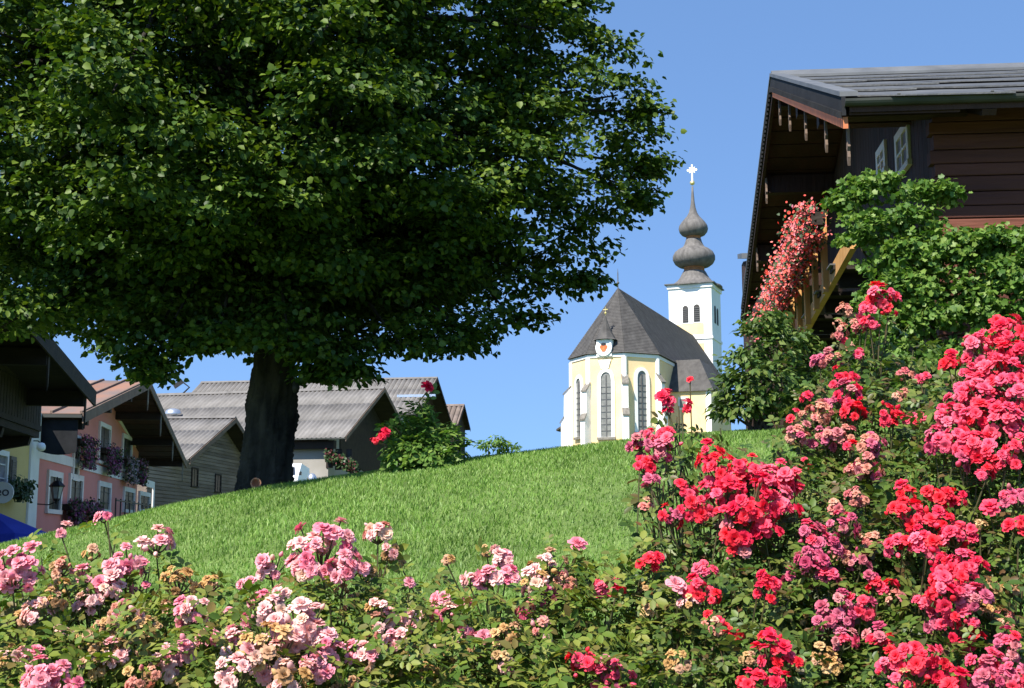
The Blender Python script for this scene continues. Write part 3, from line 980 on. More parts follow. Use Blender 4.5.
# balcony
bz0 = FY.hit(38, 432, u - 1.2)[1]; bz1 = FY.hit(38, 384, u - 1.2)[1]
vend = FY.hit(38.5, 410, u - 1.2)[0]
MB().box(u - 1.25, u + .02, vend, vend + 9, bz0 - .16, bz0).build('balcony_floor', M['dark_wood'], yel)
MB().box(u - 1.33, u - 1.18, vend - .03, vend + 9, bz1 - .14, bz1).build('balcony_rail', M['dark_wood'], yel)
MB().box(u - 1.3, u - 1.2, vend - .02, vend + 9, bz0 + .01, bz0 + .14).build('balcony_rail', M['dark_wood'], yel)
for k in range(34):
    v = vend + .05 + k * .26
    MB().box(u - 1.28, u - 1.235, v, v + .225, bz0 + .141, bz1 - .141).build('baluster', M['dark_wood'], yel)
for k in range(5):
    MB().box(u - 1.27, u - 1.23, vend, vend + .04, bz0, bz1).box(u - 1.2 + k * .24, u - 1.0 + k * .24, vend + .01, vend + .045, bz0 + .01, bz1 - .02).build('baluster', M['dark_wood'], yel)
for k in range(4):
    v = vend + .5 + k * 2.6
    MB().prism([(u, bz0 - .17), (u - 1.2, bz0 - .17), (u - 1.15, bz0 - .38), (u - .5, bz0 - .5), (u, bz0 - .85)], 'y', v, v + .2).build('bracket', M['dark_wood'], yel)
for t in (0, -.45, -.9):
    v = e1[0] + hw_y + t * hw_y
    z = e1[1] + sly * hw_y - sly * abs(t * hw_y) - .35
    MB().box(-.02, OVY + .2, v - .14, v + .14, z - .2, z + .16).build('purlin', M['dark_wood'], yel)
    MB().prism([(v - .08, z + .1), (v + .08, z + .1), (v + .06, z - .4), (v, z - .75), (v - .06, z - .4)], 'x', -.046, -.012).build('pendant', M['dark_wood'], yel)
# globe lamp
v, z = FY.hit(41, 447, u - .3)
gl = empty('globe_lamp', FY.w(u - .3, v, z), FY.rot(), 'small white globe lamp on the corner between yellow and pink houses', 'lamp')
gl.scale = (.62, .62, .62)
MB().lathe([(.05, .2), (.15, .17), (.21, .05), (.2, -.1), (.12, -.18), (.02, -.2)], 14).build('globe', M['sign_white'], gl, True)
MB().tube([(0, 0, .18), (.15, 0, .28), (.35, 0, .28)], .025, 6).build('arm', M['iron'], gl)
# round sign
v, z = FY.hit(2.5, 492.5, u - .5)
sg = empty('round_sign', FY.w(u - .5, v, z), FY.rot(), 'round white sign with dark lettering beside the blue parasol', 'sign')
# sign faces the camera side (+v)
def disc(mb, r, y0, y1, n_=28):
    return mb.prism([(r * cos(2 * pi * k / n_), r * sin(2 * pi * k / n_)) for k in range(n_)], 'y', y0, y1)
disc(MB(), .27, -.03, .03).build('disc', M['sign_white'], sg)
cu = bpy.data.curves.new('lettering', 'FONT')
cu.body = 'eo'; cu.size = .34; cu.align_x = 'CENTER'; cu.align_y = 'CENTER'; cu.extrude = .004
tx = bpy.data.objects.new('lettering', cu); COL.objects.link(tx)
dg = bpy.context.evaluated_depsgraph_get()
me = bpy.data.meshes.new_from_object(tx.evaluated_get(dg))
bpy.data.objects.remove(tx)
me.materials.clear(); me.materials.append(M['sign_dark'])
lt = link('lettering', me, sg, (0, .036, 0.02)); lt.rotation_euler = (pi / 2, 0, pi)
MB().bar((.28, 0, 0), (.55, 0, 0), .04, .04).build('bracket', M['iron'], sg)
# blue parasol
bp_ = P(-12, 500, 30)
bp = empty('blue_parasol', (bp_[0], bp_[1], -.38), 0, 'bright blue square parasol at the left edge below the yellow house', 'parasol')
zt = P(-12, 508, 30)[2] + .38
ze_ = P(40, 536, 30)[2] + .38
q = MB()
R_ = P(52, 534, 30)[0] - bp_[0]
vs_ = [(0, 0, zt)] + [(R_ * cos(2 * pi * k / 8), R_ * sin(2 * pi * k / 8), ze_ + .06 * (k % 2)) for k in range(8)] + [(R_ * cos(2 * pi * k / 8), R_ * sin(2 * pi * k / 8), ze_ - .2 + .06 * (k % 2)) for k in range(8)]
fs_ = [(0, 1 + k, 1 + (k + 1) % 8) for k in range(8)] + [(1 + k, 9 + k, 9 + (k + 1) % 8, 1 + (k + 1) % 8) for k in range(8)]
q.add(vs_, fs_).build('canopy', M['blue_cloth'], bp)
MB().tube([(0, 0, 0), (0, 0, zt)], .04, 8).build('pole', M['weathered'], bp)
MB().lathe([(.3, 0), (.3, .08), (.06, .12)], 12).build('base', M['iron'], bp)
for k in range(8):
    a = 2 * pi * k / 8
    MB().tube([(0, 0, zt - .03), (R_ * .98 * cos(a), R_ * .98 * sin(a), ze_)], .012, 4).build('rib', M['weathered'], bp)

# --- wooden house behind the pink one
FW = Frame(P(235, 418, 84), ridge_left(5))
aw = FW.hit(235, 418, 0); nw = FW.hit(189, 459, 0)
hw_w = nw[0] - aw[0]
wood, wood_roof, sw = gable_house('wooden_house', 'weathered grey board-clad house with corrugated roof between pink house and tree', FW, aw[0], hw_w, nw[1], aw[1], 1.0, 24,
                                  M['grey_wood'], -.6, 'corr', M['corrugated'], barge_mat=M['barge'], board=True, wall_in=.7, pitch_=.3, rows=3)
for (a, b, t, bt) in ((191.5, 198, 467, 487), (215, 221, 473.5, 492.5)):
    v0, zt = FW.hit(a, t, 1.0); v1, _ = FW.hit(b, t, 1.0); zb = FW.hit(a, bt, 1.0)[1]
    window(wood, FW, 1.0, v0, v1, zb, zt, M['dark_wood'], .1, .06)
va_w, vb_w = FW.hit(158, 490, 1.0)[0], FW.hit(166, 492, 1.0)[0]
# --- long house whose ridge crosses behind the trunk
FM = Frame(P(384, 388, 98), ridge_left(15))
am = FM.hit(384, 388, 0); nm_ = FM.hit(345, 437, 0)
hw_m = nm_[0] - am[0]
long_, long_roof, sm = gable_house('long_house', 'long white house with grey corrugated roof crossing behind the tree trunk', FM, am[0], hw_m, nm_[1], am[1], 1.6, 34,
                                   M['shaded_white_wall'], -.6, 'corr', M['corrugated'], barge_mat=M['barge'], wall_in=.9, pitch_=.36, rows=3)
vn = am[0] + hw_m - .9
MB().box(1.0, 30, vn + .02, vn + .5, nm_[1] - .75, nm_[1] - .17).build('eave_beam', M['dark_wood'], long_)
g0, gz0 = FM.hit(352, 452, 1.6); g1, gz1 = FM.hit(368, 492, 1.6)
MB().prism([(am[0] - hw_m + 1, gz1), (am[0] + hw_m * .62, gz0 - .2), (am[0] + hw_m * .62, am[1] - sm * hw_m * .62 - .2), (am[0], am[1] - .25), (am[0] - hw_m + 1, am[1] - sm * (hw_m - 1) - .25)], 'x', 1.52, 1.62).build('gable_cladding', M['dark_wood'], long_)
# sloping flower-lined stair rail on the near wall, windows under the eave
def on_near(px, py, FF, v):
    return FF.hitv(px, py, v)
p0 = on_near(326, 455, FM, vn + .5); p1 = on_near(358, 470, FM, vn + .5)
for k, (a, b) in enumerate(((327, 333), (336, 342), (347, 352))):
    ua, zt = on_near(a, 449, FM, vn); ub, _ = on_near(b, 449, FM, vn); zb = on_near(a, 468 + k * 2, FM, vn)[1]
    w_ = MB().box(ub - .02, ua + .02, vn - .02, vn + .07, zb, zt).build('window', M['dark_wood'], long_)
    MB().box(ub + .1, ua - .1, vn + .05, vn + .085, zb + .1, zt - .1).build('pane', M['dark_glass'], w_)
fb = empty('flower_rail', FM.w(p0[0], vn + .5, p0[1]), FM.rot(), 'sloping wooden rail lined with dark red flowers on the long white house', 'flower rail')
du, dz = p1[0] - p0[0], p1[1] - p0[1]
MB().bar((0, 0, 0), (du, 0, dz), .12, .25).build('rail', M['dark_wood'], fb)
MB().bar((0, -.45, 0.0), (du, -.45, dz), .08, .15).build('rail', M['dark_wood'], fb)
for t in np.linspace(0, 1, 5):
    MB().box(du * t - .06, du * t + .06, -.48, .02, dz * t - .5, dz * t - .1).build('bracket', M['dark_wood'], fb)
n = 900
tt = RNG.random(n)
pos = np.stack([du * tt, RNG.normal(size=n) * .12 + .08, dz * tt + RNG.normal(size=n) * .2 + .05], 1)
Rr = frames(RNG.normal(size=(n, 3)) + np.array([0, 1, .5]), RNG.normal(size=(n, 3)))
for sl_, tm, mt, nmn, sz in ((slice(0, 600), LEAF_HEART, M['box_leaf'], 'foliage', .2), (slice(600, n), BLOSSOM, mat('dark_flower', (0.06, 0.012, 0.012), (0.12, 0.025, 0.03)), 'blossoms', .14)):
    pp, r2 = pos[sl_], Rr[sl_] * sz
    VV = np.einsum('nij,kj->nki', r2, tm[0]) + pp[:, None, :]
    TT = tm[1][None] + (np.arange(len(pp)) * len(tm[0]))[:, None, None]
    ob = link(nmn, np_mesh(nmn, VV.reshape(-1, 3), TT.reshape(-1, 3), mt), fb); ob['kind'] = 'stuff'
# roof furniture: vent, pipe and dish on the wooden house / long house
v_, z_ = FW.hit(172, 418, 9)
rp = P(173, 419, 66)
def on_roof(F_, va_, hw_, ze_, za_, px, py):
    r = ray(px, py); best = None
    for Yk in np.linspace(30, 170, 2800):
        q = r * (Yk / r[1]); loc = q - F_.O
        vv_ = loc @ F_.Y - va_
        if vv_ < 0 or vv_ > hw_: continue
        e = abs(q[2] - (za_ - (za_ - ze_) * vv_ / hw_))
        if best is None or e < best[0]: best = (e, q)
    return best[1]
q0 = on_roof(FM, am[0], hw_m, nm_[1], am[1], 173, 418)
vt = empty('roof_vent', tuple(q0 - np.array([0, 0, .1])), 0, 'shiny domed steel roof vent left of the tree trunk', 'roof vent')
s_ = q0[1] / FPX
MB().lathe([(5 * s_, 0), (5 * s_, 3 * s_), (8.5 * s_, 4 * s_), (8.5 * s_, 6 * s_), (7 * s_, 9 * s_), (4 * s_, 10.5 * s_), (.2 * s_, 11 * s_)], 18).build('hood', M['steel'], vt, True)
q1 = on_roof(FM, am[0], hw_m, nm_[1], am[1], 175, 421)
pv = empty('vent_pipe', tuple(q1), FM.rot(), 'dark horizontal pipe lying on the roof below the steel vent', 'pipe')
MB().tube([(.4, 0, .12), (-19 * s_, 0, .12)], 1.5 * s_, 8).build('pipe', M['iron'], pv, True)
MB().box(-.3, -.15, -.1, .1, -.2, .1).box(-17 * s_, -16 * s_, -.1, .1, -.2, .1).build('cradle', M['iron'], pv)
qd = np.array(FM.w(FM.hitv(181, 396, am[0])[0], am[0], am[1]))
dish = empty('satellite_dish', tuple(qd), FM.rot(), 'flat dark satellite dish on a bent arm above the roof ridge', 'satellite dish')
s_ = qd[1] / FPX
pw = lambda px, py: tuple(np.array([-(px - 181) * s_, 0, (396 - py) * s_]))
MB().tube([pw(181, 397), pw(190, 389), pw(181, 382.5)], .9 * s_, 6).build('arm', M['iron'], dish)
MB().bar(pw(173, 388), pw(182, 382.5), 4.5 * s_, 1.4 * s_, (0, 1, 0)).build('panel', M['iron'], dish)
# --- back house
FB = Frame(P(437, 378, 130), ridge_left(9))
ab = FB.hit(437, 378, 0); nb = FB.hit(424, 412, 0)
nb2 = FB.hit(419, 413, 0)
hw_b = (nb2[0] - ab[0])
back, back_roof, sb_ = gable_house('back_house', 'large house with grey corrugated roof standing behind the long house', FB, ab[0], hw_b, nb2[1], ab[1], 1.2, 25,
                                   M['white_wall'], -.6, 'corr', M['corrugated'], barge_mat=M['dark_wood'], wall_in=1.0, pitch_=.48, rows=3)
MB().prism([(ab[0] - hw_b + 1, 3), (ab[0] + hw_b - 1.1, 3), (ab[0] + hw_b - 1.1, ab[1] - sb_ * (hw_b - 1) - .2), (ab[0], ab[1] - .25), (ab[0] - hw_b + 1, ab[1] - sb_ * (hw_b - 1) - .25)], 'x', 1.1, 1.22).build('gable_cladding', M['dark_wood'], back)
s_ = 98 / FPX
MB().bar((-.8, ab[0] + hw_b * .55, ab[1] - sb_ * hw_b * .55 + .1), (3, ab[0] + hw_b * .55, ab[1] - sb_ * hw_b * .55 + .1), .3, .25).build('snow_guard', M['steel'], back_roof)
# --- small far house
FD = Frame(P(464, 405, 155), ridge_left(10))
ad = FD.hit(464, 405, 0)
far_, far_roof, sf = gable_house('far_house', 'small distant house with brownish roof right of the grey roofs', FD, ad[0], 3.4, ad[1] - 2.6, ad[1], .5, 12,
                                 M['dark_wood'], -.6, 'corr', M['corrugated_brown'], barge_mat=M['dark_wood'], wall_in=.3, pitch_=.6, rows=2)
# garden wall and pipes are hidden; white van behind the trunk
vp = P(270, 487, 44)
van = empty('parked_van', (vp[0], vp[1], -.38), radians(4), 'white van parked behind the tree trunk', 'van')
zt = P(266, 461, 44)[2] + .38
hv = 27 * 44 / FPX
zm = P(266, 475, 44)[2] + .38
prof = [(0, .4), (0, zm - .15), (.25, zm), (1.0, zt - .15), (1.35, zt), (4.6, zt), (4.75, zt - .3), (4.75, .4)]
MB().prism([(a, b) for a, b in prof], 'x', -hv, hv).build('body', M['van_paint'], van)
MB().add([(-hv + .12, .27, zm + .03), (hv - .12, .27, zm + .03), (hv - .2, .98, zt - .16), (-hv + .2, .98, zt - .16)], [(0, 1, 2, 3)]).build('windscreen', M['dark_glass'], van).location = (0, -.02, .02)
for sx in (-1, 1):
    for yy in (.9, 3.8):
        w_ = MB().prism([(yy + .34 * cos(a), .34 + .34 * sin(a)) for a in np.linspace(0, 2 * pi, 18)[:-1]], 'x', sx * (hv - .2), sx * (hv + .01)).build('wheel', M['rubber'], van)
    MB().box(sx * (hv - .45), sx * (hv - .1), -.03, .02, .8, 1.0).build('headlight', M['lamp_glass'], van)
    MB().box(sx * (hv + .01), sx * (hv + .09), .4, .46, zm + .02, zm + .14).build('mirror', M['iron'], van)
# little lamp behind the crest
lp = P(312, 480, 40)
gp = empty('garden_lamp', (lp[0], lp[1], h1(lp[0], lp[1])), 0, 'small grey domed lamp on a dark post peeping over the crest', 'garden lamp')
zz = lp[2] - h1(lp[0], lp[1])
s_ = 40 / FPX
MB().tube([(0, 0, 0), (0, 0, zz - .05)], 1.6 * s_, 8).build('post', M['iron'], gp)
MB().lathe([(2 * s_, -3 * s_), (4.5 * s_, -2 * s_), (4.8 * s_, 0), (4.3 * s_, 3.5 * s_), (2.5 * s_, 6 * s_), (.2 * s_, 6.8 * s_)], 14, (0, 0, zz)).build('dome', M['steel'], gp, True)
MB().box(0, 5.5 * s_, -.05, .05, zz - 3 * s_, zz + 1 * s_).build('bracket', M['iron'], gp)
# pot at the foot of the tree
pp = P(254, 488, 11.2); pp[2] = h1(pp[0], 11.2)
pt = empty('clay_pot', tuple(pp), 0, 'small terracotta pot tipped over at the foot of the tree trunk', 'pot')
q = MB().lathe([(.025, 0), (.042, .07), (.046, .07), (.046, .09), (.038, .09), (.034, .07), (.02, .015)], 16).build('pot', M['terracotta'], pt, True)
q.rotation_euler = (radians(75), 0, radians(15)); q.location = (0, .05, .055)
# feeder hanging from a branch
fp_ = P(296, 386, 11.6)
fd = empty('bird_feeder', tuple(fp_), 0, 'small black feeder hanging on a yellow cord right of the trunk', 'feeder')
MB().lathe([(.012, .06), (.03, .03), (.035, -.02), (.022, -.06), (.005, -.07)], 10).build('body', M['iron'], fd, True)
MB().tube([(0, 0, .05), (.01, 0, .16), (.005, 0, .42)], .007, 5).build('cord', M['yellow_cord'], fd)

# ------------------------------------------------------------------ church
AZC = radians(21)
XA = (sin(AZC), cos(AZC))
AP = P(618, 288, 122)
FC = Frame(AP, XA)                    # u along the nave away from us, v to the left
ZR = AP[2]
e_ = 3.5
ah = e_ * (1 + sqrt(2)) / 2
hs_ = e_ / 2
ZE = P(629, 354, 119)[2]
ZG = 6.6
LN = FC.hitv(693, 334, 0)[0]
church = empty('church', FC.w(0, 0, 0), FC.rot(), 'yellow and white gothic church with steep shingled roof and onion-domed tower on the hill', 'church')
oct_ = [(LN, -ah), (LN, ah), (-hs_, ah), (-ah, hs_), (-ah, -hs_), (-hs_, -ah)]
MB().prism(oct_[::-1], 'z', ZG - 1.5, ZE).build('wall', M['church_yellow'], church)
ov = 1.06
rv = [(0, 0, ZR), (LN, 0, ZR)] + [(a * (ov if a < 0 else 1), b * ov, ZE - .1) for a, b in oct_]
roof_c = MB().add(rv, [(0, 1, 2, 7), (1, 0, 4, 3), (0, 5, 4), (0, 6, 5), (0, 7, 6), (1, 3, 2), (2, 3, 4, 5, 6, 7)]).build('roof', M['shingle'], church)
# shingle courses as thin raised bands on the roof
for i_, (A_, B_) in enumerate((((7), (6)), ((6), (5)), ((5), (4)), ((2), (7)))):
    pa, pb = Vector(rv[A_]), Vector(rv[B_])
    ta, tb = (Vector(rv[0]), Vector(rv[0])) if A_ != 2 else (Vector(rv[1]), Vector(rv[0]))
    nrm_ = (pb - pa).cross(ta.lerp(tb, .5) - pa).normalized()
    if nrm_.z < 0: nrm_ = -nrm_
    q = MB()
    for k in range(44):
        t = k / 44
        t2 = (k + 1.0) / 44
        a0, b0_ = pa.lerp(ta, t), pb.lerp(tb, t)
        a1, b1 = pa.lerp(ta, t2), pb.lerp(tb, t2)
        q.add([a0 + nrm_ * .045, b0_ + nrm_ * .045, b1 + nrm_ * .02, a1 + nrm_ * .02, a0, b0_], [(0, 1, 2, 3), (0, 4, 5, 1)])
    o = q.build('shingle_courses', M['shingle'], roof_c); o['kind'] = 'stuff'
# cornice + corner quoins
MB().prism([(a * 1.02, b * 1.02) for a, b in oct_][::-1], 'z', ZE - .45, ZE - .15).build('cornice', M['church_white'], church)
cn = [(-hs_, ah), (-ah, hs_), (-ah, -hs_), (-hs_, -ah)]
for (a, b) in cn:
    q = MB().prism([(  .24 * cos(k * pi / 4 + pi / 8), .24 * sin(k * pi / 4 + pi / 8)) for k in range(8)], 'z', ZG - 1, ZE - .46)
    q.build('corner_pillar', M['church_white'], church, loc=(a * .985, b * .985, 0))


def buttress(a, b, dirx, diry, z_top, deep, w_=.52):
    l = sqrt(dirx ** 2 + diry ** 2); dx, dy = dirx / l, diry / l
    sx, sy = -dy, dx
    hz = (z_top - ZG)
    prof_ = [(-.2, ZG - 1.5), (deep, ZG - 1.5), (deep, ZG + hz * .55), (deep * .72, ZG + hz * .62), (deep * .68, ZG + hz * .9), (0, z_top), (-.2, z_top)]
    q = MB()
    vs_ = []
    for sgn in (-1, 1):
        for d_, z in prof_:
            vs_.append((a + dx * d_ + sx * sgn * w_ / 2, b + dy * d_ + sy * sgn * w_ / 2, z))
    n_ = len(prof_)
    q.add(vs_, [tuple(range(n_))[::-1], tuple(range(n_, 2 * n_))] + [(k, (k + 1) % n_, n_ + (k + 1) % n_, n_ + k) for k in range(n_)])
    bt_ = q.build('buttress', M['church_white'], church)
    for d0, z0__, d1, z1__ in ((deep, ZG + hz * .55, deep * .72, ZG + hz * .62), (deep * .68, ZG + hz * .9, 0, z_top)):
        q = MB()
        vs_ = []
        for sgn in (-1, 1):
            for d_, z in ((d0 + .1, z0__ - .02), (d1, z1__ + .03), (d1, z1__ + .15), (d0 + .12, z0__ + .12)):
                vs_.append((a + dx * d_ + sx * sgn * (w_ / 2 + .06), b + dy * d_ + sy * sgn * (w_ / 2 + .06), z))
        q.add(vs_, [(3, 2, 1, 0), (4, 5, 6, 7)] + [(k, (k + 1) % 4, 4 + (k + 1) % 4, 4 + k) for k in range(4)])
        q.build('coping', M['weathered'], bt_)


zbt = P(632, 378, 119)[2]
s2 = .7071
buttress(-ah, -hs_, -(1 + s2), -s2, zbt, .8)
buttress(-ah, hs_, -(1 + s2), s2, zbt - .6, .8)
buttress(-hs_, -ah, -s2, -(1 + s2), zbt + .3, .85)
buttress(-hs_, ah, -s2, 1 + s2, zbt - .5, .95)


def gothic(mid_pt, nrm2, zb, zt, w_, surround=.32):
    """lancet window on a wall face: centre point (u,v), outward normal"""
    nx_, ny_ = nrm2
    tx_, ty_ = -ny_, nx_
    def pt(s, z, o_): return (mid_pt[0] + tx_ * s + nx_ * o_, mid_pt[1] + ty_ * s + ny_ * o_, z)
    def outline(hw_, zb_, zt_):
        pts = [(-hw_, zb_), (hw_, zb_)]
        sp = zt_ - hw_ * 1.5
        for k in range(9):
            t = k / 8 * pi
            pts.append((hw_ * cos(t), sp + hw_ * 1.5 * sin(t) ** .85))
        return pts
    def slab(hw_, zb_, zt_, o0, o1, name, mt, par):
        ol = outline(hw_, zb_, zt_)
        n_ = len(ol)
        return MB().add([pt(s, z, o0) for s, z in ol] + [pt(s, z, o1) for s, z in ol], [tuple(range(n_)), tuple(range(n_, 2 * n_))] + [(k, (k + 1) % n_, n_ + (k + 1) % n_, n_ + k) for k in range(n_)]).build(name, mt, par)
    # surround ring
    oo, ii_ = outline(w_ / 2 + surround, zb - .2, zt + surround), outline(w_ / 2, zb, zt)
    n_ = len(oo)
    vs_ = [pt(s, z, .14) for s, z in oo] + [pt(s, z, .14) for s, z in ii_] + [pt(s, z, -.02) for s, z in oo] + [pt(s, z, -.02) for s, z in ii_]
    fs_ = []
    for k in range(n_):
        k2 = (k + 1) % n_
        fs_ += [(k, k2, n_ + k2, n_ + k), (k, 2 * n_ + k, 2 * n_ + k2, k2), (n_ + k, n_ + k2, 3 * n_ + k2, 3 * n_ + k)]
    w__ = MB().add(vs_, fs_).build('window', M['church_white'], church)
    slab(w_ / 2 + .02, zb - .01, zt, -.02, .03, 'pane', M['lead_glass'], w__)
    q = MB()
    q.add([pt(s, z, o_) for s in (-.045, .045) for z in (zb, zt - .3) for o_ in (.03, .09)], [(0, 1, 3, 2), (4, 6, 7, 5), (1, 5, 7, 3), (0, 4, 5, 1), (2, 3, 7, 6)])
    nb_ = 9
    for k in range(1, nb_):
        z = zb + (zt - .8 - zb) * k / nb_
        q.add([pt(s, z + dz_, o_) for s in (-w_ / 2, w_ / 2) for dz_ in (-.025, .025) for o_ in (.03, .07)], [(0, 1, 3, 2), (4, 6, 7, 5), (1, 5, 7, 3), (0, 4, 5, 1), (2, 3, 7, 6)])
    q.build('glazing_bar', M['lead'], w__)
    MB().add([pt(s, z, o_) for s in (-w_ / 2 - .35, w_ / 2 + .35) for z in (zb - .25, zb - .02) for o_ in (-.02, .25)], [(0, 1, 3, 2), (4, 6, 7, 5), (1, 5, 7, 3), (0, 4, 5, 1), (2, 3, 7, 6)]).build('sill', M['weathered'], w__)


zwb, zwt = P(615, 437, 118)[2], P(615, 372, 118)[2]
gothic((-ah, 0), (-1, 0), zwb, zwt, 1.0)
gm = (-(ah + hs_) / 2, -(ah + hs_) / 2)
gothic(gm, (-s2, -s2), P(646, 433, 119)[2], P(646, 372, 119)[2], .95)
gothic((gm[0], -gm[1]), (-s2, s2), zwb + .2, zwt - .3, .95)
# clock dormer above the middle window
zc = P(611.5, 347, 117.5)[2]
dm = MB().lathe([(1.15, zc + .75), (.95, zc + .9), (.55, zc + 1.6), (.22, zc + 2.4), (.03, zc + 3.1)], 8, (-ah + .35, 0.1, 0), pi / 8).build('dormer_roof', M['shingle'], church)
MB().lathe([(.03, zc + 3.0), (.03, zc + 3.9)], 6, (-ah + .35, .1, 0)).ball((-ah + .35, .1, zc + 3.3), .12).box(-ah + .32, -ah + .38, -.12, .32, zc + 3.6, zc + 3.68).build('finial', M['gold'], dm)
MB().box(-ah - .25, -ah + .9, -.62, .82, zc - .8, zc + .8).build('dormer', M['church_white'], church)
ck = MB().prism([(.1 + .78 * cos(t), zc + .78 * sin(t)) for t in np.linspace(0, 2 * pi, 29)[:-1]], 'x', -ah - .38, -ah - .2).build('clock_face', M['church_white'], church)
MB().prism([(.1 + .34 * cos(t) * (1 + .25 * sin(3 * t)), zc - .05 + .34 * sin(t)) for t in np.linspace(0, 2 * pi, 19)[:-1]], 'x', -ah - .42, -ah - .37).build('emblem', M['clock_red'], ck)
MB().prism([(.1 + .25 * cos(t), zc + .28 + .14 * sin(t)) for t in np.linspace(0, 2 * pi, 13)[:-1]], 'x', -ah - .421, -ah - .37).build('emblem', M['iron'], ck)
MB().prism([(-.5, zc - 1.1), (.7, zc - 1.1), (.55, zc - 1.55), (.45, zc - 1.9), (-.25, zc - 1.9), (-.35, zc - 1.55)], 'x', -ah - .13, -ah + .02).build('clock_bracket', M['church_white'], church)
MB().lathe([(.05, ZR - .1), (.05, ZR + 1.4), (.01, ZR + 1.9)], 6).ball((0, 0, ZR + .5), .14).build('ridge_finial', M['lead'], church)
# sacristy on the right
us0 = FC.hitv(668, 400, -ah - .2)[0]
sx0 = 2.2
sv0, sz0 = FC.hit(669, 391.5, sx0)
sv1, _ = FC.hit(711, 389.5, sx0)
stop = FC.hit(684, 360, sx0 + 2.6)[1]
sz = sz0
MB().box(sx0, sx0 + 9, sv1, -ah + .02, ZG - 1.5, sz).build('sacristy_wall', M['church_yellow'], church)
rv2 = [(sx0 - .3, -ah + .3, sz - .08), (sx0 - .3, sv1 - .3, sz - .08), (sx0 + 9.3, sv1 - .3, sz - .08), (sx0 + 9.3, -ah + .3, sz - .08), (sx0 + 2.6, -ah + .3, stop), (sx0 + 2.6, sv1 + 1.6, stop), (sx0 + 7, sv1 + 1.6, stop), (sx0 + 7, -ah + .3, stop)]
MB().add(rv2, [(0, 1, 5, 4), (1, 2, 6, 5), (2, 3, 7, 6), (4, 5, 6, 7), (0, 4, 7, 3), (0, 3, 2, 1)]).build('sacristy_roof', M['shingle'], church)
MB().box(sx0 - .04, sx0 + .02, sv1, sv1 + .5, ZG - 1.4, sz - .1).build('corner_strip', M['church_white'], church)
wv_, wz_ = FC.hit(683, 402, sx0)
sw_ = MB().box(sx0 - .08, sx0 + .02, wv_ - .45, wv_ + .45, wz_ - .75, wz_ + .45).build('window', M['church_white'], church)
MB().box(sx0 - .11, sx0 - .075, wv_ - .28, wv_ + .28, wz_ - .55, wz_ + .28).build('pane', M['lead_glass'], sw_)
# low porch at the left foot of the choir
lu, lz = FC.hitv(566, 427, ah + 1.3)
MB().add([(1.5, ah, ZG - 1.5), (4, ah, ZG - 1.5), (4, ah + 2.1, ZG - 1.5), (1.5, ah + 2.1, ZG - 1.5), (1.5, ah, lz + 1.2), (4, ah, lz + 1.2), (4, ah + 2.1, lz - .2), (1.5, ah + 2.1, lz - .2)],
         [(0, 1, 2, 3), (4, 5, 6, 7), (0, 1, 5, 4), (1, 2, 6, 5), (2, 3, 7, 6), (3, 0, 4, 7)]).build('porch_wall', M['church_white'], church)
MB().add([(1.2, ah, lz + 1.2), (4.3, ah, lz + 1.2), (4.3, ah + 2.5, lz - .3), (1.2, ah + 2.5, lz - .3), (1.2, ah, lz + 1.38), (4.3, ah, lz + 1.38), (4.3, ah + 2.5, lz - .12), (1.2, ah + 2.5, lz - .12)],
         [(0, 1, 2, 3), (4, 5, 6, 7), (0, 1, 5, 4), (1, 2, 6, 5), (2, 3, 7, 6), (3, 0, 4, 7)]).build('porch_roof', M['shingle'], church)
# tower
TU = LN + .4
tl, tz = FC.hit(668.5, 289, TU); tr_, tz2 = FC.hit(711, 282, TU)
tw = tl - tr_
tc = (TU + tw / 2, (tl + tr_) / 2)
ZT = tz2
ht = tw / 2
MB().box(tc[0] - ht, tc[0] + ht, tc[1] - ht, tc[1] + ht, ZG - 1.5, ZT).build('tower_wall', M['church_white'], church)
MB().box(tc[0] - ht - .16, tc[0] + ht + .16, tc[1] - ht - .16, tc[1] + ht + .16, ZT - .55, ZT - .08).build('tower_cornice', M['church_white'], church)
zs_ = FC.hit(700, 339, TU)[1]
MB().box(tc[0] - ht - .12, tc[0] + ht + .12, tc[1] - ht - .12, tc[1] + ht + .12, zs_, zs_ + .3).build('string_course', M['church_white'], church)
for (za_, zb_) in ((zs_ - 6.5, zs_ - .5), (zs_ + .6, zs_ + 1.9)):
    MB().box(tc[0] - ht - .03, tc[0] - ht + .02, tc[1] - ht * .62, tc[1] + ht * .62, za_, zb_).build('panel', M['church_yellow'], church)
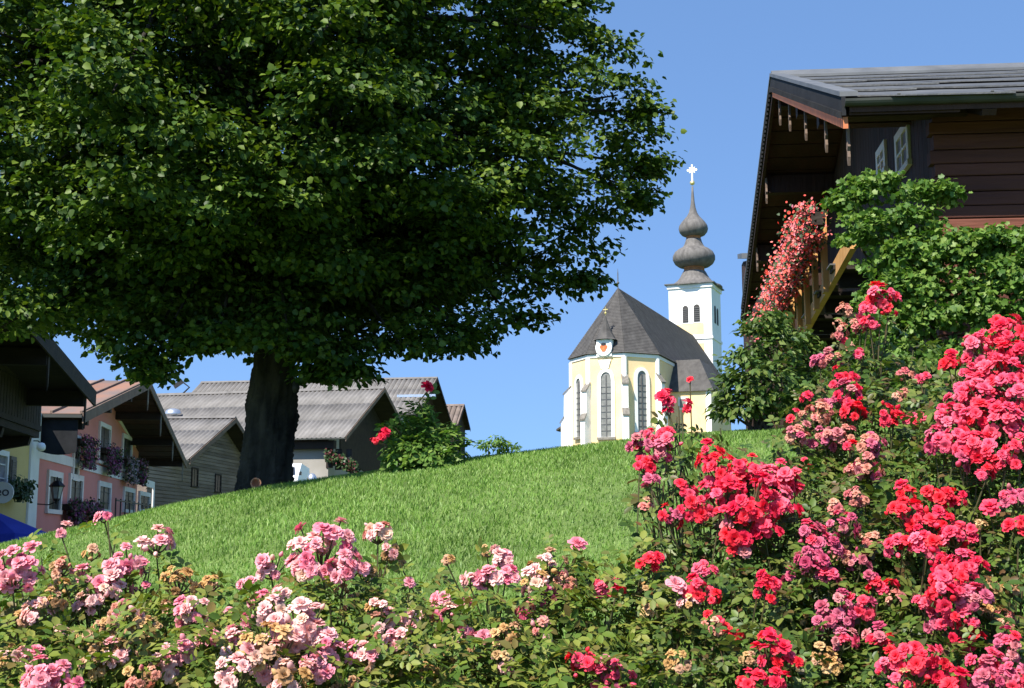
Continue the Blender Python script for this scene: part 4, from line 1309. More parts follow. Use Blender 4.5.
for face in range(2):
    for (pa_, pb_, pt_, pb2) in ((682.6, 688.3, 306, 323), (693.6, 699.8, 304.5, 322)):
        v0, zt = FC.hit(pa_, pt_, TU); v1, _ = FC.hit(pb_, pt_, TU); zb = FC.hit(pa_, pb2, TU)[1]
        wv = abs(v0 - v1); vc = (v0 + v1) / 2
        arch = [(vc - wv / 2, zb), (vc + wv / 2, zb)] + [(vc + wv / 2 * cos(t), zt - wv / 2 + wv / 2 * sin(t)) for t in np.linspace(0, pi, 8)]
        arch2 = [(vc - wv / 2 - .14, zb - .14), (vc + wv / 2 + .14, zb - .14)] + [(vc + (wv / 2 + .14) * cos(t), zt - wv / 2 + (wv / 2 + .14) * sin(t)) for t in np.linspace(0, pi, 8)]
        if face == 0:
            w_ = MB().prism(arch2, 'x', TU - .06, TU + .01).build('belfry_window', M['church_white'], church)
            op = MB().prism(arch, 'x', TU - .09, TU - .05).build('opening', M['louvre'], w_)
            for k in range(7):
                z = zb + .15 + k * (zt - zb - .4) / 7
                MB().box(TU - .15, TU - .085, vc - wv / 2 + .05, vc + wv / 2 - .05, z, z + .09).build('slat', M['lead'], w_)
        else:
            off = vc - tc[1]
            arch_ = [(tc[0] + (a - tc[1]), z) for a, z in arch]
            MB().prism(arch_, 'y', tc[1] - ht - .06, tc[1] - ht + .01).build('belfry_window', M['louvre'], church)
# onion helm
k_ = .0251 * (TU * XA[1] + AP[1]) / 150.0 * (4.59 * 150 / FPX) / (.0251 * 4.59) * .0
zu = (AP[1] + TU * XA[1] + 2) / FPX / 4.59                    # metres per zoomed pixel at the tower
def Zp(y): return ZT + (604 - y) * zu * 1.13
prof = [(128, 608), (126, 602), (100, 592), (82, 580), (68, 565), (58, 548), (52, 538)]
hel = MB().lathe([(r * zu * 1.02, Zp(y)) for r, y in prof], 16, (tc[0], tc[1], 0), pi / 16).build('helm_skirt', M['shingle_grey'], church)
# square plate under the helm
MB().box(tc[0] - ht - .42, tc[0] + ht + .42, tc[1] - ht - .42, tc[1] + ht + .42, ZT - .08, ZT + .05).build('helm_plate', M['lead'], church)
MB().lathe([(50 * zu, Zp(540)), (47 * zu, Zp(525)), (50 * zu, Zp(512))], 16, (tc[0], tc[1], 0), pi / 16).build('helm_band', M['rust'], church)
def onion(pts, name):
    return MB().lathe([(r * zu, Zp(y)) for r, y in pts], 24, (tc[0], tc[1], 0)).build(name, M['shingle_grey'], church, True)
onion([(48, 520), (72, 516), (90, 504), (99, 488), (99, 472), (90, 456), (72, 443), (52, 434), (44, 422), (38, 408), (36, 400)], 'onion_dome')
MB().lathe([(36 * zu, Zp(402)), (34 * zu, Zp(394)), (38 * zu, Zp(384))], 16, (tc[0], tc[1], 0)).build('helm_band', M['rust'], church)
onion([(36, 389), (54, 382), (65, 370), (69, 356), (66, 342), (56, 328), (44, 316), (30, 302), (20, 286), (13, 264), (9, 240), (6, 205), (4, 172)], 'onion_dome')
cr_ = MB().ball((tc[0], tc[1], Zp(157)), 12 * zu).build('orb', M['gold'], church, True)
q = MB()
q.box(tc[0] - .06, tc[0] + .06, tc[1] - .1, tc[1] + .1, Zp(150), Zp(78))
q.box(tc[0] - .05, tc[0] + .05, tc[1] - 24 * zu, tc[1] + 24 * zu, Zp(106), Zp(97))
st_ = []
for k in range(16):
    r = (27 if k % 4 == 0 else (21 if k % 2 == 0 else 12)) * zu
    st_.append((tc[1] + r * cos(k * pi / 8), Zp(101) + r * sin(k * pi / 8)))
q.prism(st_, 'x', tc[0] - .03, tc[0] + .03)
q.build('cross', M['pale_gold'], church)

# ------------------------------------------------------------------ chalet on the right
TH = radians(5.3)
XR = (cos(TH), -sin(TH))
EC = P(846, 99, 12.5)
FR = Frame(EC, XR)                   # u=0 verge plane, v grows away from us
HWc, RISE = 6.12, 2.45
ZEc = EC[2]
ZAc = ZEc + RISE
VAc = HWc
slc = RISE / HWc
DEP = 13.0
OG, OE = 1.12, 0.62
zg = h1(6, 14)
chalet = empty('log_chalet', FR.w(0, 0, 0), FR.rot(), 'dark brown log chalet with wide eaves and slab-tiled roof at the right', 'house')
zt = lambda v: ZAc - slc * abs(v - VAc) - .2
# near long wall built of logs, gable wall boarded
MB().prism([(OE + .1, zg - 1), (2 * HWc - OE, zg - 1), (2 * HWc - OE, zt(OE)), (VAc, zt(VAc)), (OE + .1, zt(OE + .1))], 'x', OG + .06, DEP - .6).build('wall', M['chalet_brown'], chalet)
z = zg - .4
k = 0
while z < zt(OE) - .05:
    dl = .15 + .015 * ((k * 7) % 3 - 1)
    yy = OE + .004 * ((k * 5) % 3)
    pf = [(yy + .006, z + .008), (yy, z + dl * .12), (yy, z + dl * .92), (yy + .006, z + dl - .002), (yy + .15, z + dl - .006), (yy + .15, z + .012)]
    MB().prism(pf, 'x', OG - .18 + .04 * (k % 2), DEP - .5).build('log', M['log'], chalet)
    z += dl; k += 1
v = OE + .32
while v < 2 * HWc - OE:
    w_ = .2
    MB().prism([(v, zg - .9), (v + w_ - .012, zg - .9), (v + w_ - .012, zt(v + w_) - .04), (v, zt(v) - .04)], 'x', OG, OG + .05).build('wall_board', M['chalet_brown'], chalet)
    v += w_
# gable windows
for (a, b, t0, t1, bt, lab) in ((896, 909.5, 122, 117, 168, 0), (877.5, 886.5, 143, 139, 174, 1)):
    v0, zt0 = FR.hit(b, t1, OG); v1, _ = FR.hit(a, t0, OG); zb = FR.hit(b, bt, OG)[1]
    window(chalet, FR, OG, v0, v1, zb, zt0, M['white_trim'], .1, .035, bars=(1, 1), pane=M['curtain'])
# roof deck
rf = MB()
for s_ in (1, -1):
    rf.prism([(VAc, ZAc - .03), (VAc + s_ * HWc, ZEc - .03), (VAc + s_ * HWc, ZEc - .14), (VAc, ZAc - .14)], 'x', .03, DEP)
croof = rf.build('roof', M['chalet_brown'], chalet)
rows = 5
for s_ in (-1, 1):
    for r in range(rows):
        t0, t1 = r / rows, (r + 1) / rows + .02
        u = -.02 - (.75 if r % 2 else 0)
        while u < DEP:
            w_ = 1.5 + .25 * random.random()
            ua, ub = max(u, 0.0) + .008, u + w_ - .008
            lift = .012 * random.random()
            v0, v1 = VAc + s_ * HWc * t0, VAc + s_ * HWc * t1
            za_, zb_ = ZAc - RISE * t0 + .005, ZAc - RISE * t1 + .03 + lift
            if ub > ua + .1:
                # slab with a clipped corner
                q = MB()
                vs_ = []
                for dz_ in (0, -.018):
                    vs_ += [(ua, v0, za_ + dz_), (ub, v0, za_ + dz_), (ub, v1, zb_ + dz_), (ua + .45, v1, zb_ + dz_ + random.uniform(-.006, .01)), (ua, v1 + (v0 - v1) * .3, zb_ + dz_ + (za_ - zb_) * .3)]
                q.add(vs_, [(0, 1, 2, 3, 4), (9, 8, 7, 6, 5)] + [(k, (k + 1) % 5, 5 + (k + 1) % 5, 5 + k) for k in range(5)])
                q.build('roof_tile', M['slate'], croof)
            u += w_
MB().prism([(VAc - .22, ZAc - .22 * slc + .06), (VAc, ZAc + .12), (VAc + .22, ZAc - .22 * slc + .06), (VAc + .22, ZAc - .22 * slc + .02), (VAc, ZAc + .07), (VAc - .22, ZAc - .22 * slc + .02)], 'x', -.04, DEP).build('ridge_cap', M['zinc'], croof)
for s_ in (-1, 1):
    MB().prism([(VAc, ZAc + .08), (VAc + s_ * HWc, ZEc + .08), (VAc + s_ * HWc, ZEc + .03), (VAc, ZAc + .03)], 'x', -.06, .12).build('verge_flashing', M['zinc'], croof)
    MB().prism([(VAc, ZAc + .03), (VAc + s_ * HWc, ZEc + .03), (VAc + s_ * HWc, ZEc - .17), (VAc, ZAc - .17)], 'x', -.045, -.005).build('barge_board', M['dark_paint_and_shade'], chalet)
    MB().prism([(VAc, ZAc - .19), (VAc + s_ * (HWc - .05), ZEc - .19 + .02), (VAc + s_ * (HWc - .05), ZEc - .29), (VAc, ZAc - .29)], 'x', -.03, .02).build('rake_moulding', M['orange_paint'] if s_ < 0 else M['chalet_brown'], chalet)
    for k in range(64):
        t0 = (k + .25) / 64; t1 = (k + .7) / 64
        MB().prism([(VAc + s_ * HWc * t0, ZAc - RISE * t0 - .13), (VAc + s_ * HWc * t1, ZAc - RISE * t1 - .13), (VAc + s_ * HWc * t1, ZAc - RISE * t1 - .2), (VAc + s_ * HWc * t0, ZAc - RISE * t0 - .2)], 'x', -.075, -.046).build('dentil', M['dark_paint_and_shade'], chalet)
# soffit boards and purlins under the gable overhang
for s_ in (-1, 1):
    for k in range(20):
        t0, t1 = k / 20, (k + 1) / 20 - .004
        MB().prism([(VAc + s_ * HWc * t0, ZAc - RISE * t0 - .145), (VAc + s_ * HWc * t1, ZAc - RISE * t1 - .145), (VAc + s_ * HWc * t1, ZAc - RISE * t1 - .17), (VAc + s_ * HWc * t0, ZAc - RISE * t0 - .17)], 'x', .03, OG - .01).build('soffit_board', M['chalet_brown'], chalet)
for t in (0, -.32, -.62, -.9, .32, .62, .9):
    v = VAc + t * HWc
    z = ZAc - RISE * abs(t) - .33
    lo = .14 if abs(t) < .8 else -.07
    MB().box(.06, OG + .2, v - .09, v + .09, z - lo, z + .15).build('purlin', M['chalet_brown'], chalet)
for t in (-.97, -.74, -.48, -.23, -.05, .3, .6):
    v = VAc + t * HWc
    z = ZAc - RISE * abs(t) - .29
    ln_ = .42
    pr_ = [(v - .03, z), (v + .03, z), (v + .025, z - ln_ * .4), (v + .045, z - ln_ * .55), (v + .015, z - ln_ * .65), (v + .03, z - ln_ * .8), (v, z - ln_), (v - .03, z - ln_ * .8), (v - .015, z - ln_ * .65), (v - .045, z - ln_ * .55), (v - .025, z - ln_ * .4)]
    MB().prism(pr_, 'x', .022, .05).build('pendant', M['barge'], chalet)
# gutter
MB().add([(uu, -.02 + .06 * cos(t) * r_, ZEc - .02 + .065 * sin(t) * r_) for uu in (-.02, DEP) for r_ in (1, .88) for t in np.linspace(pi, 2 * pi, 9)],
         [(k, k + 1, 19 + k, 18 + k) for k in range(8)] + [(9 + k, 27 + k, 28 + k, 10 + k) for k in range(8)] + [(k, 9 + k, 10 + k, 1 + k) for k in range(8)]).build('gutter', M['gutter'], chalet)
for k in range(14):
    MB().bar((.5 + k * .9, .05, ZEc - .02), (.5 + k * .9, -.1, ZEc + .005), .03, .01).build('gutter_hook', M['gutter'], chalet)
# rafter tails under the near eave
for k in range(15):
    MB().prism([(.0, ZEc - .145), (OE + .1, ZEc - .145 + slc * (OE + .1)), (OE + .1, ZEc - .22 + slc * (OE + .1)), (.04, ZEc - .2)], 'x', OG + .2 + k * .8, OG + .34 + k * .8).build('rafter_tail', M['chalet_brown'], chalet)
# balcony beam at the far gable end
bv, bz_ = FR.hit(757, 305, .1)
MB().box(.05, OG, bv - 2.8, bv + .4, bz_ - .2, bz_).build('balcony_floor', M['chalet_brown'], chalet)

# outside stair on the gable side
su = .28
s0v, s0z = FR.hit(793, 350, su)
s1v, s1z = FR.hit(853, 240, su)
stair = empty('outside_stair', FR.w(su, s0v, 0), FR.rot(), 'orange wood outside stair with dark treads climbing the chalet gable', 'stair')
dv, dz = s1v - s0v, s1z - s0z
ex_ = -.3
MB().bar((0, dv * ex_, s0z + dz * ex_), (0, dv * 1.0, s0z + dz * 1.0), .07, .2).build('stringer', M['orange_wood'], stair)
MB().bar((.78, dv * ex_, s0z + dz * ex_), (.78, dv * 1.0, s0z + dz * 1.0), .06, .24).build('stringer', M['dark_wood'], stair)
nst = max(6, int(abs(dz) * 1.6 / .2))
for k in range(nst):
    t = ex_ + 1.3 * k / nst
    MB().box(-.06, .76, dv * t - .17, dv * t + .13, s0z + dz * t - .02, s0z + dz * t + .03).build('tread', M['weathered'] if False else M['dark_wood'], stair)
    MB().box(.04, .74, dv * t + .07, dv * t + .10, s0z + dz * t - .2, s0z + dz * t - .025).build('riser', M['dark_wood'], stair)
    MB().box(-.1, .0, dv * t - .17, dv * t + .13, s0z + dz * t + .032, s0z + dz * t + .05).build('tread_nosing', M['zinc'], stair)
for t in np.arange(-.2, .75, .15):
    MB().box(-.1, -.035, dv * t - .07, dv * t + .07, s0z + dz * t - .15, s0z + dz * t + .85).build('post', M['orange_wood'], stair)
MB().bar((-.07, dv * ex_, s0z + dz * ex_ + .88), (-.07, dv * .62, s0z + dz * .62 + .88), .12, .08).build('handrail', M['orange_wood'], stair)


def red_box(t0, t1, lab, n=2600):
    tm_ = (t0 + t1) / 2
    org = FR.w(su - .3, s0v + dv * tm_, s0z + dz * tm_ + .62)
    root = empty('geranium_box', org, FR.rot(), lab, 'flower box', 'flower boxes on the stair rail')
    dd = (t1 - t0) / 2
    MB().bar((.08, -dv * dd, -dz * dd - .04), (.08, dv * dd, dz * dd - .04), .16, .16).build('trough', M['dark_wood'], root)
    tt = RNG.random(n) * 2 - 1
    pos = np.stack([-.02 + RNG.normal(size=n) * .09, dv * dd * tt, dz * dd * tt + .16 - .46 * RNG.random(n) ** 1.1], 1) + RNG.normal(size=(n, 3)) * .045
    Rr = frames(RNG.normal(size=(n, 3)) * .6 + np.array([-.6, -.7, .5]), RNG.normal(size=(n, 3)))
    cut = n // 3
    for sl_, tm, mt, nmn, sz in ((slice(0, cut), LEAF_HEART, M['box_leaf'], 'foliage', .045), (slice(cut, n), BLOSSOM, M['geranium'], 'blossoms', .034)):
        pp = pos[sl_]; s2_ = sz * (.7 + .6 * RNG.random(len(pp)))
        VV = np.einsum('nij,kj->nki', Rr[sl_] * s2_[:, None, None], tm[0]) + pp[:, None, :]
        TT = tm[1][None] + (np.arange(len(pp)) * len(tm[0]))[:, None, None]
        ob = link(nmn, np_mesh(nmn, VV.reshape(-1, 3), TT.reshape(-1, 3), mt), root); ob['kind'] = 'stuff'


red_box(-.22, .2, 'lowest box of red and pink geraniums on the stair rail')
red_box(.22, .55, 'middle box of red and pink geraniums on the stair rail')
red_box(.57, .82, 'top box of red and pink geraniums on the stair rail beside the vine')

# neighbouring building glimpsed past the far verge
FN = Frame(P(737, 256, 33), XR)
nbh = empty('neighbour_barn', FN.w(0, 0, 0), FN.rot(), 'narrow strip of brown wooden barn with grey metal roof behind the chalet verge', 'barn')
nz = P(741, 254, 33)[2]
MB().prism([(.15, .6), (1.2, .6), (1.2, nz + .05), (.15, nz - .15)], 'x', .25, 8).build('wall', M['chalet_brown'], nbh)
MB().prism([(0, nz + .02), (1.3, nz + .28), (1.3, nz + .15), (0, nz - .12)], 'x', .12, 8).build('roof', M['zinc'], nbh)
for k in range(3):
    MB().box(.2, .25, .16 + k * .3, .44 + k * .3, .6, nz - .2 + k * .06).build('wall_board', M['chalet_brown'], nbh)
# climbing vine
vb = P(960, 420, 11.6); vb[2] = h1(vb[0], vb[1])
vine = empty('climbing_vine', vb, 0, 'lush light green climbing vine covering the lower chalet wall', 'vine')
vc = [(850, 205, 12.3, 22), (870, 192, 12.2, 22), (900, 195, 12.1, 24), (930, 197, 12.1, 20), (945, 196, 12.0, 11), (868, 232, 12.1, 24), (890, 232, 12.0, 30), (915, 222, 12.0, 22), (838, 208, 12.3, 14), (858, 243, 12.1, 14),
      (888, 265, 11.9, 28), (915, 262, 11.9, 32), (945, 255, 11.8, 28), (975, 252, 11.7, 26), (1005, 248, 11.7, 26), (1030, 250, 11.6, 26), (885, 298, 11.8, 28), (905, 300, 11.8, 34), (940, 290, 11.8, 30),
      (985, 280, 11.7, 28), (1008, 272, 11.6, 24), (1000, 305, 11.6, 26), (972, 300, 11.7, 24), (1024, 275, 11.6, 24), (1015, 290, 11.6, 26), (925, 330, 11.7, 34), (890, 335, 11.7, 34), (960, 320, 11.7, 22), (1000, 325, 11.6, 24), (900, 380, 11.6, 45), (950, 380, 11.6, 45), (1000, 370, 11.5, 45), (872, 360, 11.8, 26), (1050, 300, 11.6, 40)]
vcl = np.array([[*P(a, b, c), r * mpp(c), r * mpp(c) * .9, r * mpp(c) * .85, (6 + r * 1.0) * (.6 + .8 * RNG.random())] for a, b, c, r in vc])
pos, R, size = clump_leaves(vcl, 16, .052, .05, .5, .5, 1.1)
scatter(vine, vb, LEAF_LOBED, pos, R, size, M['vine_leaf'], 300)
for k in range(7):
    c = vcl[[3, 8, 11, 14, 18, 1, 21][k], :3] - vb
    st = Vector((random.uniform(-.5, .5), .25, 0))
    t_ = Vector(c.tolist()) + Vector((0, .15, 0))
    MB().tube([st, st.lerp(t_, .35) + Vector((random.uniform(-.1, .1), .1, 0)), st.lerp(t_, .7) + Vector((random.uniform(-.1, .1), .08, 0)), t_], [.03, .024, .016, .006], 6, wob=.1).build('stem', M['twig'], vine, True)

# dark shrub left of the stair
sbp = P(757, 431, 11.4); sbp[2] = h1(sbp[0], sbp[1])
shrub = empty('dark_shrub', sbp, 0, 'dense dark green shrub with bronze tips at the foot of the outside stair', 'shrub')
sc_ = [(762, 335, 11.5, 18), (748, 362, 11.4, 20), (775, 355, 11.5, 24), (795, 345, 11.7, 18), (740, 390, 11.3, 18), (757, 385, 11.2, 30), (785, 385, 11.4, 28), (742, 412, 11.3, 18), (765, 412, 11.2, 24), (790, 410, 11.4, 22), (768, 322, 11.6, 12), (810, 370, 11.8, 24), (815, 400, 11.7, 24), (728, 412, 11.4, 8)]
scl = np.array([[*P(a, b, c), r * mpp(c), r * mpp(c), r * mpp(c) * .85, 7 + r * .6] for a, b, c, r in sc_])
pos, R, size = clump_leaves(scl, 15, .065, .06, .6, .45, .9)
scatter(shrub, sbp, LEAF_OVAL, pos, R, size * 1.15, M['shrub_leaf'], 250)
for c in scl:
    t_ = Vector((c[:3] - sbp).tolist())
    MB().tube([(random.uniform(-.1, .1), 0, -.02), t_ * .5 + Vector((random.uniform(-.06, .06), 0, .03)), t_], [.016, .012, .005], 5).build('stem', M['twig'], shrub)

# small far shrub on the skyline
fsp = P(495, 452, 30); fsp[2] = h1(fsp[0], fsp[1])
fsh = empty('skyline_shrub', fsp, 0, 'small round shrub peeping over the lawn crest on the skyline', 'shrub')
zz = P(495, 458, 30)[2]
fcl = np.array([[*P(a, b, 30), r * mpp(30), r * mpp(30), r * mpp(30) * .8, 14] for a, b, r in ((488, 446, 9), (500, 444, 9), (510, 451, 7), (494, 462, 14), (508, 464, 12), (495, 480, 16), (500, 500, 16), (492, 520, 14))])
pos, R, size = clump_leaves(fcl, 10, .11, .07, .6, .3, .8)
scatter(fsh, fsp, LEAF_OVAL, pos, R, size, M['vine_leaf'], 0)
for c in fcl[:5]:
    MB().tube([(0, 0, -.05), tuple(c[:3] - fsp)], [.04, .01], 5).build('stem', M['twig'], fsh)


# ------------------------------------------------------------------ roses
def bloom_mesh(name, material, seed, messy=0.0):
    r = random.Random(seed)
    vs_, fs_ = [], []
    for ring, (cnt, rad_, el_, wid) in enumerate(((8, 1.0, 4, .52), (8, .92, 30, .5), (7, .8, 52, .44), (5, .62, 70, .36), (3, .4, 82, .26))):
        for k in range(cnt):
            a = 2 * pi * (k + ring * .37) / cnt + r.uniform(-.2, .2)
            el = radians(el_ + r.uniform(-10, 10) * (1 + messy * 2))
            L_ = rad_ * r.uniform(.88, 1.1)
            w = wid * r.uniform(.85, 1.15)
            ca, sa = cos(a), sin(a)
            b0 = len(vs_)
            for s_, wf, cu_ in ((0.04, .18, 0), (.55, 1.0, .05), (1.0, .72, -.10 - messy * .2)):
                for sd in (-1, 0, 1):
                    rr_ = s_ * L_ * cos(el) + (0.02 if sd == 0 else 0)
                    zz_ = s_ * L_ * sin(el) * .95 + cu_ * L_ + (.07 * w if sd else 0) + r.uniform(-.04, .04) * (1 + messy * 3) - .12
                    tt_ = sd * w * wf * .62
                    vs_.append((ca * rr_ - sa * tt_, sa * rr_ + ca * tt_, zz_))
            for i_ in range(2):
                for j_ in range(2):
                    p_ = b0 + i_ * 3 + j_
                    fs_.append((p_, p_ + 1, p_ + 4)); fs_.append((p_, p_ + 4, p_ + 3))
    me = np_mesh(name, np.array(vs_), np.array(fs_), material, True)
    return me


def bud_mesh(name, material):
    q = MB().lathe([(.02, -.5), (.3, -.25), (.36, .05), (.24, .4), (.03, .65)], 7)
    me = q.mesh(name, material, True)
    return me


BL = {k: [bloom_mesh('flower', M['petal_' + k], 10 * i_ + s_, .5 if k in ('tan', 'faded') else .12) for s_ in range(5)] for i_, k in enumerate(PET)}
BUD = {k: bud_mesh('bud', M['petal_' + k]) for k in PET}


def rose_bush(name, label, base, clusters, blobs, group=None, n_leaf=220, leaf=.066, cane_r=.0038, dens=1.2, lmat='rose_leaf', bmax=.027):
    base = np.array([base[0], base[1], h1(base[0], base[1])])
    root = empty(name, base, 0, label, 'rose bush', group)
    nf = 0
    for (px, py, r, n_, pal, Yc) in clusters:
        c = P(px, py, Yc); rm = r * mpp(Yc)
        stem = MB()
        # cane from the base, arching to the cluster
        st = Vector((random.uniform(-.1, .1), random.uniform(-.06, .06), 0))
        tp_ = Vector((c - base).tolist()) - Vector((0, 0, rm * .8))
        md = st.lerp(tp_, .55) + Vector((random.uniform(-.1, .1), random.uniform(-.02, .1), .05))
        m2 = st.lerp(tp_, .82) + Vector((random.uniform(-.06, .06), random.uniform(-.01, .07), .02))
        stem.tube([st, st.lerp(md, .5) + Vector((random.uniform(-.04, .04), 0, .02)), md, m2, tp_], [cane_r, cane_r * .9, cane_r * .75, cane_r * .6, cane_r * .45], 5)
        pts = []
        tries = 0
        n_ = int(round(n_ * (1.35 if n_ > 3 else 1)))
        ba = float(np.clip(rm / max(1.0, sqrt(n_)) * 1.28, .012, bmax * .84))
        if n_ == 1: ba = min(max(.014, rm), bmax * 1.2)
        pl = pal.split('+')
        while len(pts) < n_ and tries < n_ * 60:
            tries += 1
            d_ = rand_dirs(1)[0]
            if d_[1] > .45: d_[1] *= -1
            if d_[2] < -.75: d_[2] *= -.6
            rr_ = rm * 1.12 * (RNG.random() ** .5)
            p_ = d_ * rr_ * np.array([1, .8, .95])
            if n_ == 1: p_ = np.zeros(3)
            if all(np.linalg.norm(p_ - q_) > ba * (1.25 if tries < n_ * 30 else .9) for q_ in pts):
                pts.append(p_)
        for p_ in pts:
            k_ = pl[int(RNG.random() * len(pl))]
            isbud = RNG.random() < .1 and n_ > 2
            me = BUD[k_] if isbud else BL[k_][int(RNG.random() * 5)]
            ob = bpy.data.objects.new('bud' if isbud else 'flower', me)
            COL.objects.link(ob)
            ob.parent = root
            nn = Vector((p_ / max(rm, .01)).tolist()) * .9 + Vector((RNG.normal() * .35, -.45 + RNG.normal() * .3, .55 + RNG.normal() * .25))
            s_ = ba * (.72 + .55 * RNG.random()) * (.92 if k_ in ('tan', 'faded') else 1.0)
            ob.matrix_basis = Matrix.LocRotScale(Vector((c - base + p_).tolist()), nn.to_track_quat('Z', 'Y') @ Matrix.Rotation(RNG.random() * 6.28, 3, 'Z').to_quaternion(), Vector((s_, s_, s_ * .95)))
            q_ = Vector((c - base + p_).tolist()) - nn.normalized() * s_ * .15
            stem.tube([tp_, tp_.lerp(q_, .5) + Vector((0, 0, -.004)), q_], [.0022, .0019, .0017], 4, cap=False)
            nf += 1
        stem.build('stem', M['cane'], root)
    # leaves
    pos, nr, tn = [], [], []
    for (px, py, r, Yc, dn) in blobs:
        c = P(px, py, Yc); rm = r * mpp(Yc)
        k = int(dn * dens * 130 * (rm / .12) ** 2)
        d_ = rand_dirs(k)
        rr_ = RNG.random(k) ** .42
        p_ = c + d_ * (rr_ * rm)[:, None] * np.array([1, .85, .95])
        pos.append(p_)
        nr.append(np.array([0, -.25, .8]) + d_ * .4 + RNG.normal(size=(k, 3)) * .45)
        tn.append(d_ * .8 + RNG.normal(size=(k, 3)) * .7 + np.array([0, 0, -.15]))
        stem = MB()
        for _ in range(2):
            e = c + rand_dirs(1)[0] * rm * .8
            e_ = Vector((e - base).tolist()); st = Vector((random.uniform(-.12, .12), random.uniform(-.08, .08), 0))
            stem.tube([st, st.lerp(e_, .5) + Vector((random.uniform(-.06, .06), random.uniform(-.04, .04), .05)), e_], [.006, .004, .0018], 4, cap=False)
        stem.build('stem', M['cane'], root)
    pos = np.concatenate(pos); nr = np.concatenate(nr); tn = np.concatenate(tn)
    keep = pos[:, 2] > H(pos[:, 0], pos[:, 1]) + .03
    pos, nr, tn = pos[keep], nr[keep], tn[keep]
    size = leaf * (.65 + .6 * RNG.random(len(pos)))
    scatter(root, base, LEAF_ROSE, pos, frames(nr, tn), size, M[lmat], n_leaf)
    return nf


GP = 'rose bushes in the foreground bed'
NF = 0
NF += rose_bush('rose_bush', 'pink rose bush with many dried tan blooms at the lower left corner', P(90, 900, 2.95)[:2], [
    (14, 570, 27, 15, 'pink', 2.7), (35, 612, 14, 5, 'pale', 2.7), (165, 668, 14, 5, 'pale+pink', 2.6), (100, 600, 12, 4, 'pale', 2.8), (135, 610, 12, 4, 'tan+pale', 2.75), (-20, 590, 30, 10, 'pink', 2.7), (62, 530, 8, 2, 'pink+pale', 3.0), (105, 517, 7, 2, 'pink', 3.0), (157, 541, 17, 7, 'pink+pale', 2.95),
    (128, 560, 15, 6, 'pale+pink', 2.9), (112, 580, 18, 7, 'pale+pink', 2.85), (87, 603, 14, 6, 'pale', 2.8), (82, 577, 9, 3, 'pink', 2.85), (120, 610, 13, 5, 'pink+faded', 2.8), (147, 567, 8, 2, 'pink', 2.9), (140, 585, 8, 2, 'pink', 2.9),
    (180, 581, 16, 8, 'tan', 2.85), (210, 583, 10, 5, 'tan', 2.9), (62, 566, 12, 5, 'tan+faded', 2.8), (52, 600, 11, 5, 'tan', 2.7), (60, 585, 9, 4, 'tan', 2.75), (92, 553, 9, 4, 'tan', 2.9),
    (195, 610, 18, 8, 'pink+pale', 2.75), (203, 640, 10, 2, 'pink', 2.7), (178, 652, 17, 7, 'pink', 2.65), (108, 630, 14, 7, 'tan', 2.7), (145, 632, 17, 9, 'tan', 2.7), (88, 642, 12, 6, 'tan', 2.65), (118, 655, 16, 8, 'tan+pale', 2.6), (98, 662, 16, 8, 'tan', 2.6),
    (45, 680, 24, 10, 'pink', 2.5), (30, 655, 12, 4, 'pale+pink', 2.6), (10, 658, 13, 5, 'tan+pale', 2.6), (70, 688, 14, 5, 'pink', 2.5), (145, 675, 18, 8, 'tan+faded', 2.55), (20, 620, 10, 4, 'tan', 2.7), (60, 630, 9, 3, 'tan+pale', 2.7), (185, 685, 10, 4, 'tan', 2.6), (165, 610, 8, 3, 'tan', 2.8)],
    [(20, 630, 55, 2.8, .8), (75, 625, 55, 2.85, .7), (130, 630, 55, 2.85, .8), (180, 640, 50, 2.8, .8), (30, 690, 70, 2.65, 1), (110, 690, 70, 2.65, 1), (185, 690, 60, 2.65, 1), (60, 580, 35, 2.95, .5), (140, 590, 40, 2.95, .5), (25, 560, 25, 2.9, .4), (195, 590, 25, 2.95, .5), (110, 527, 12, 3.0, .7), (40, 760, 90, 2.7, .5), (150, 760, 90, 2.7, .5)], GP, 260)
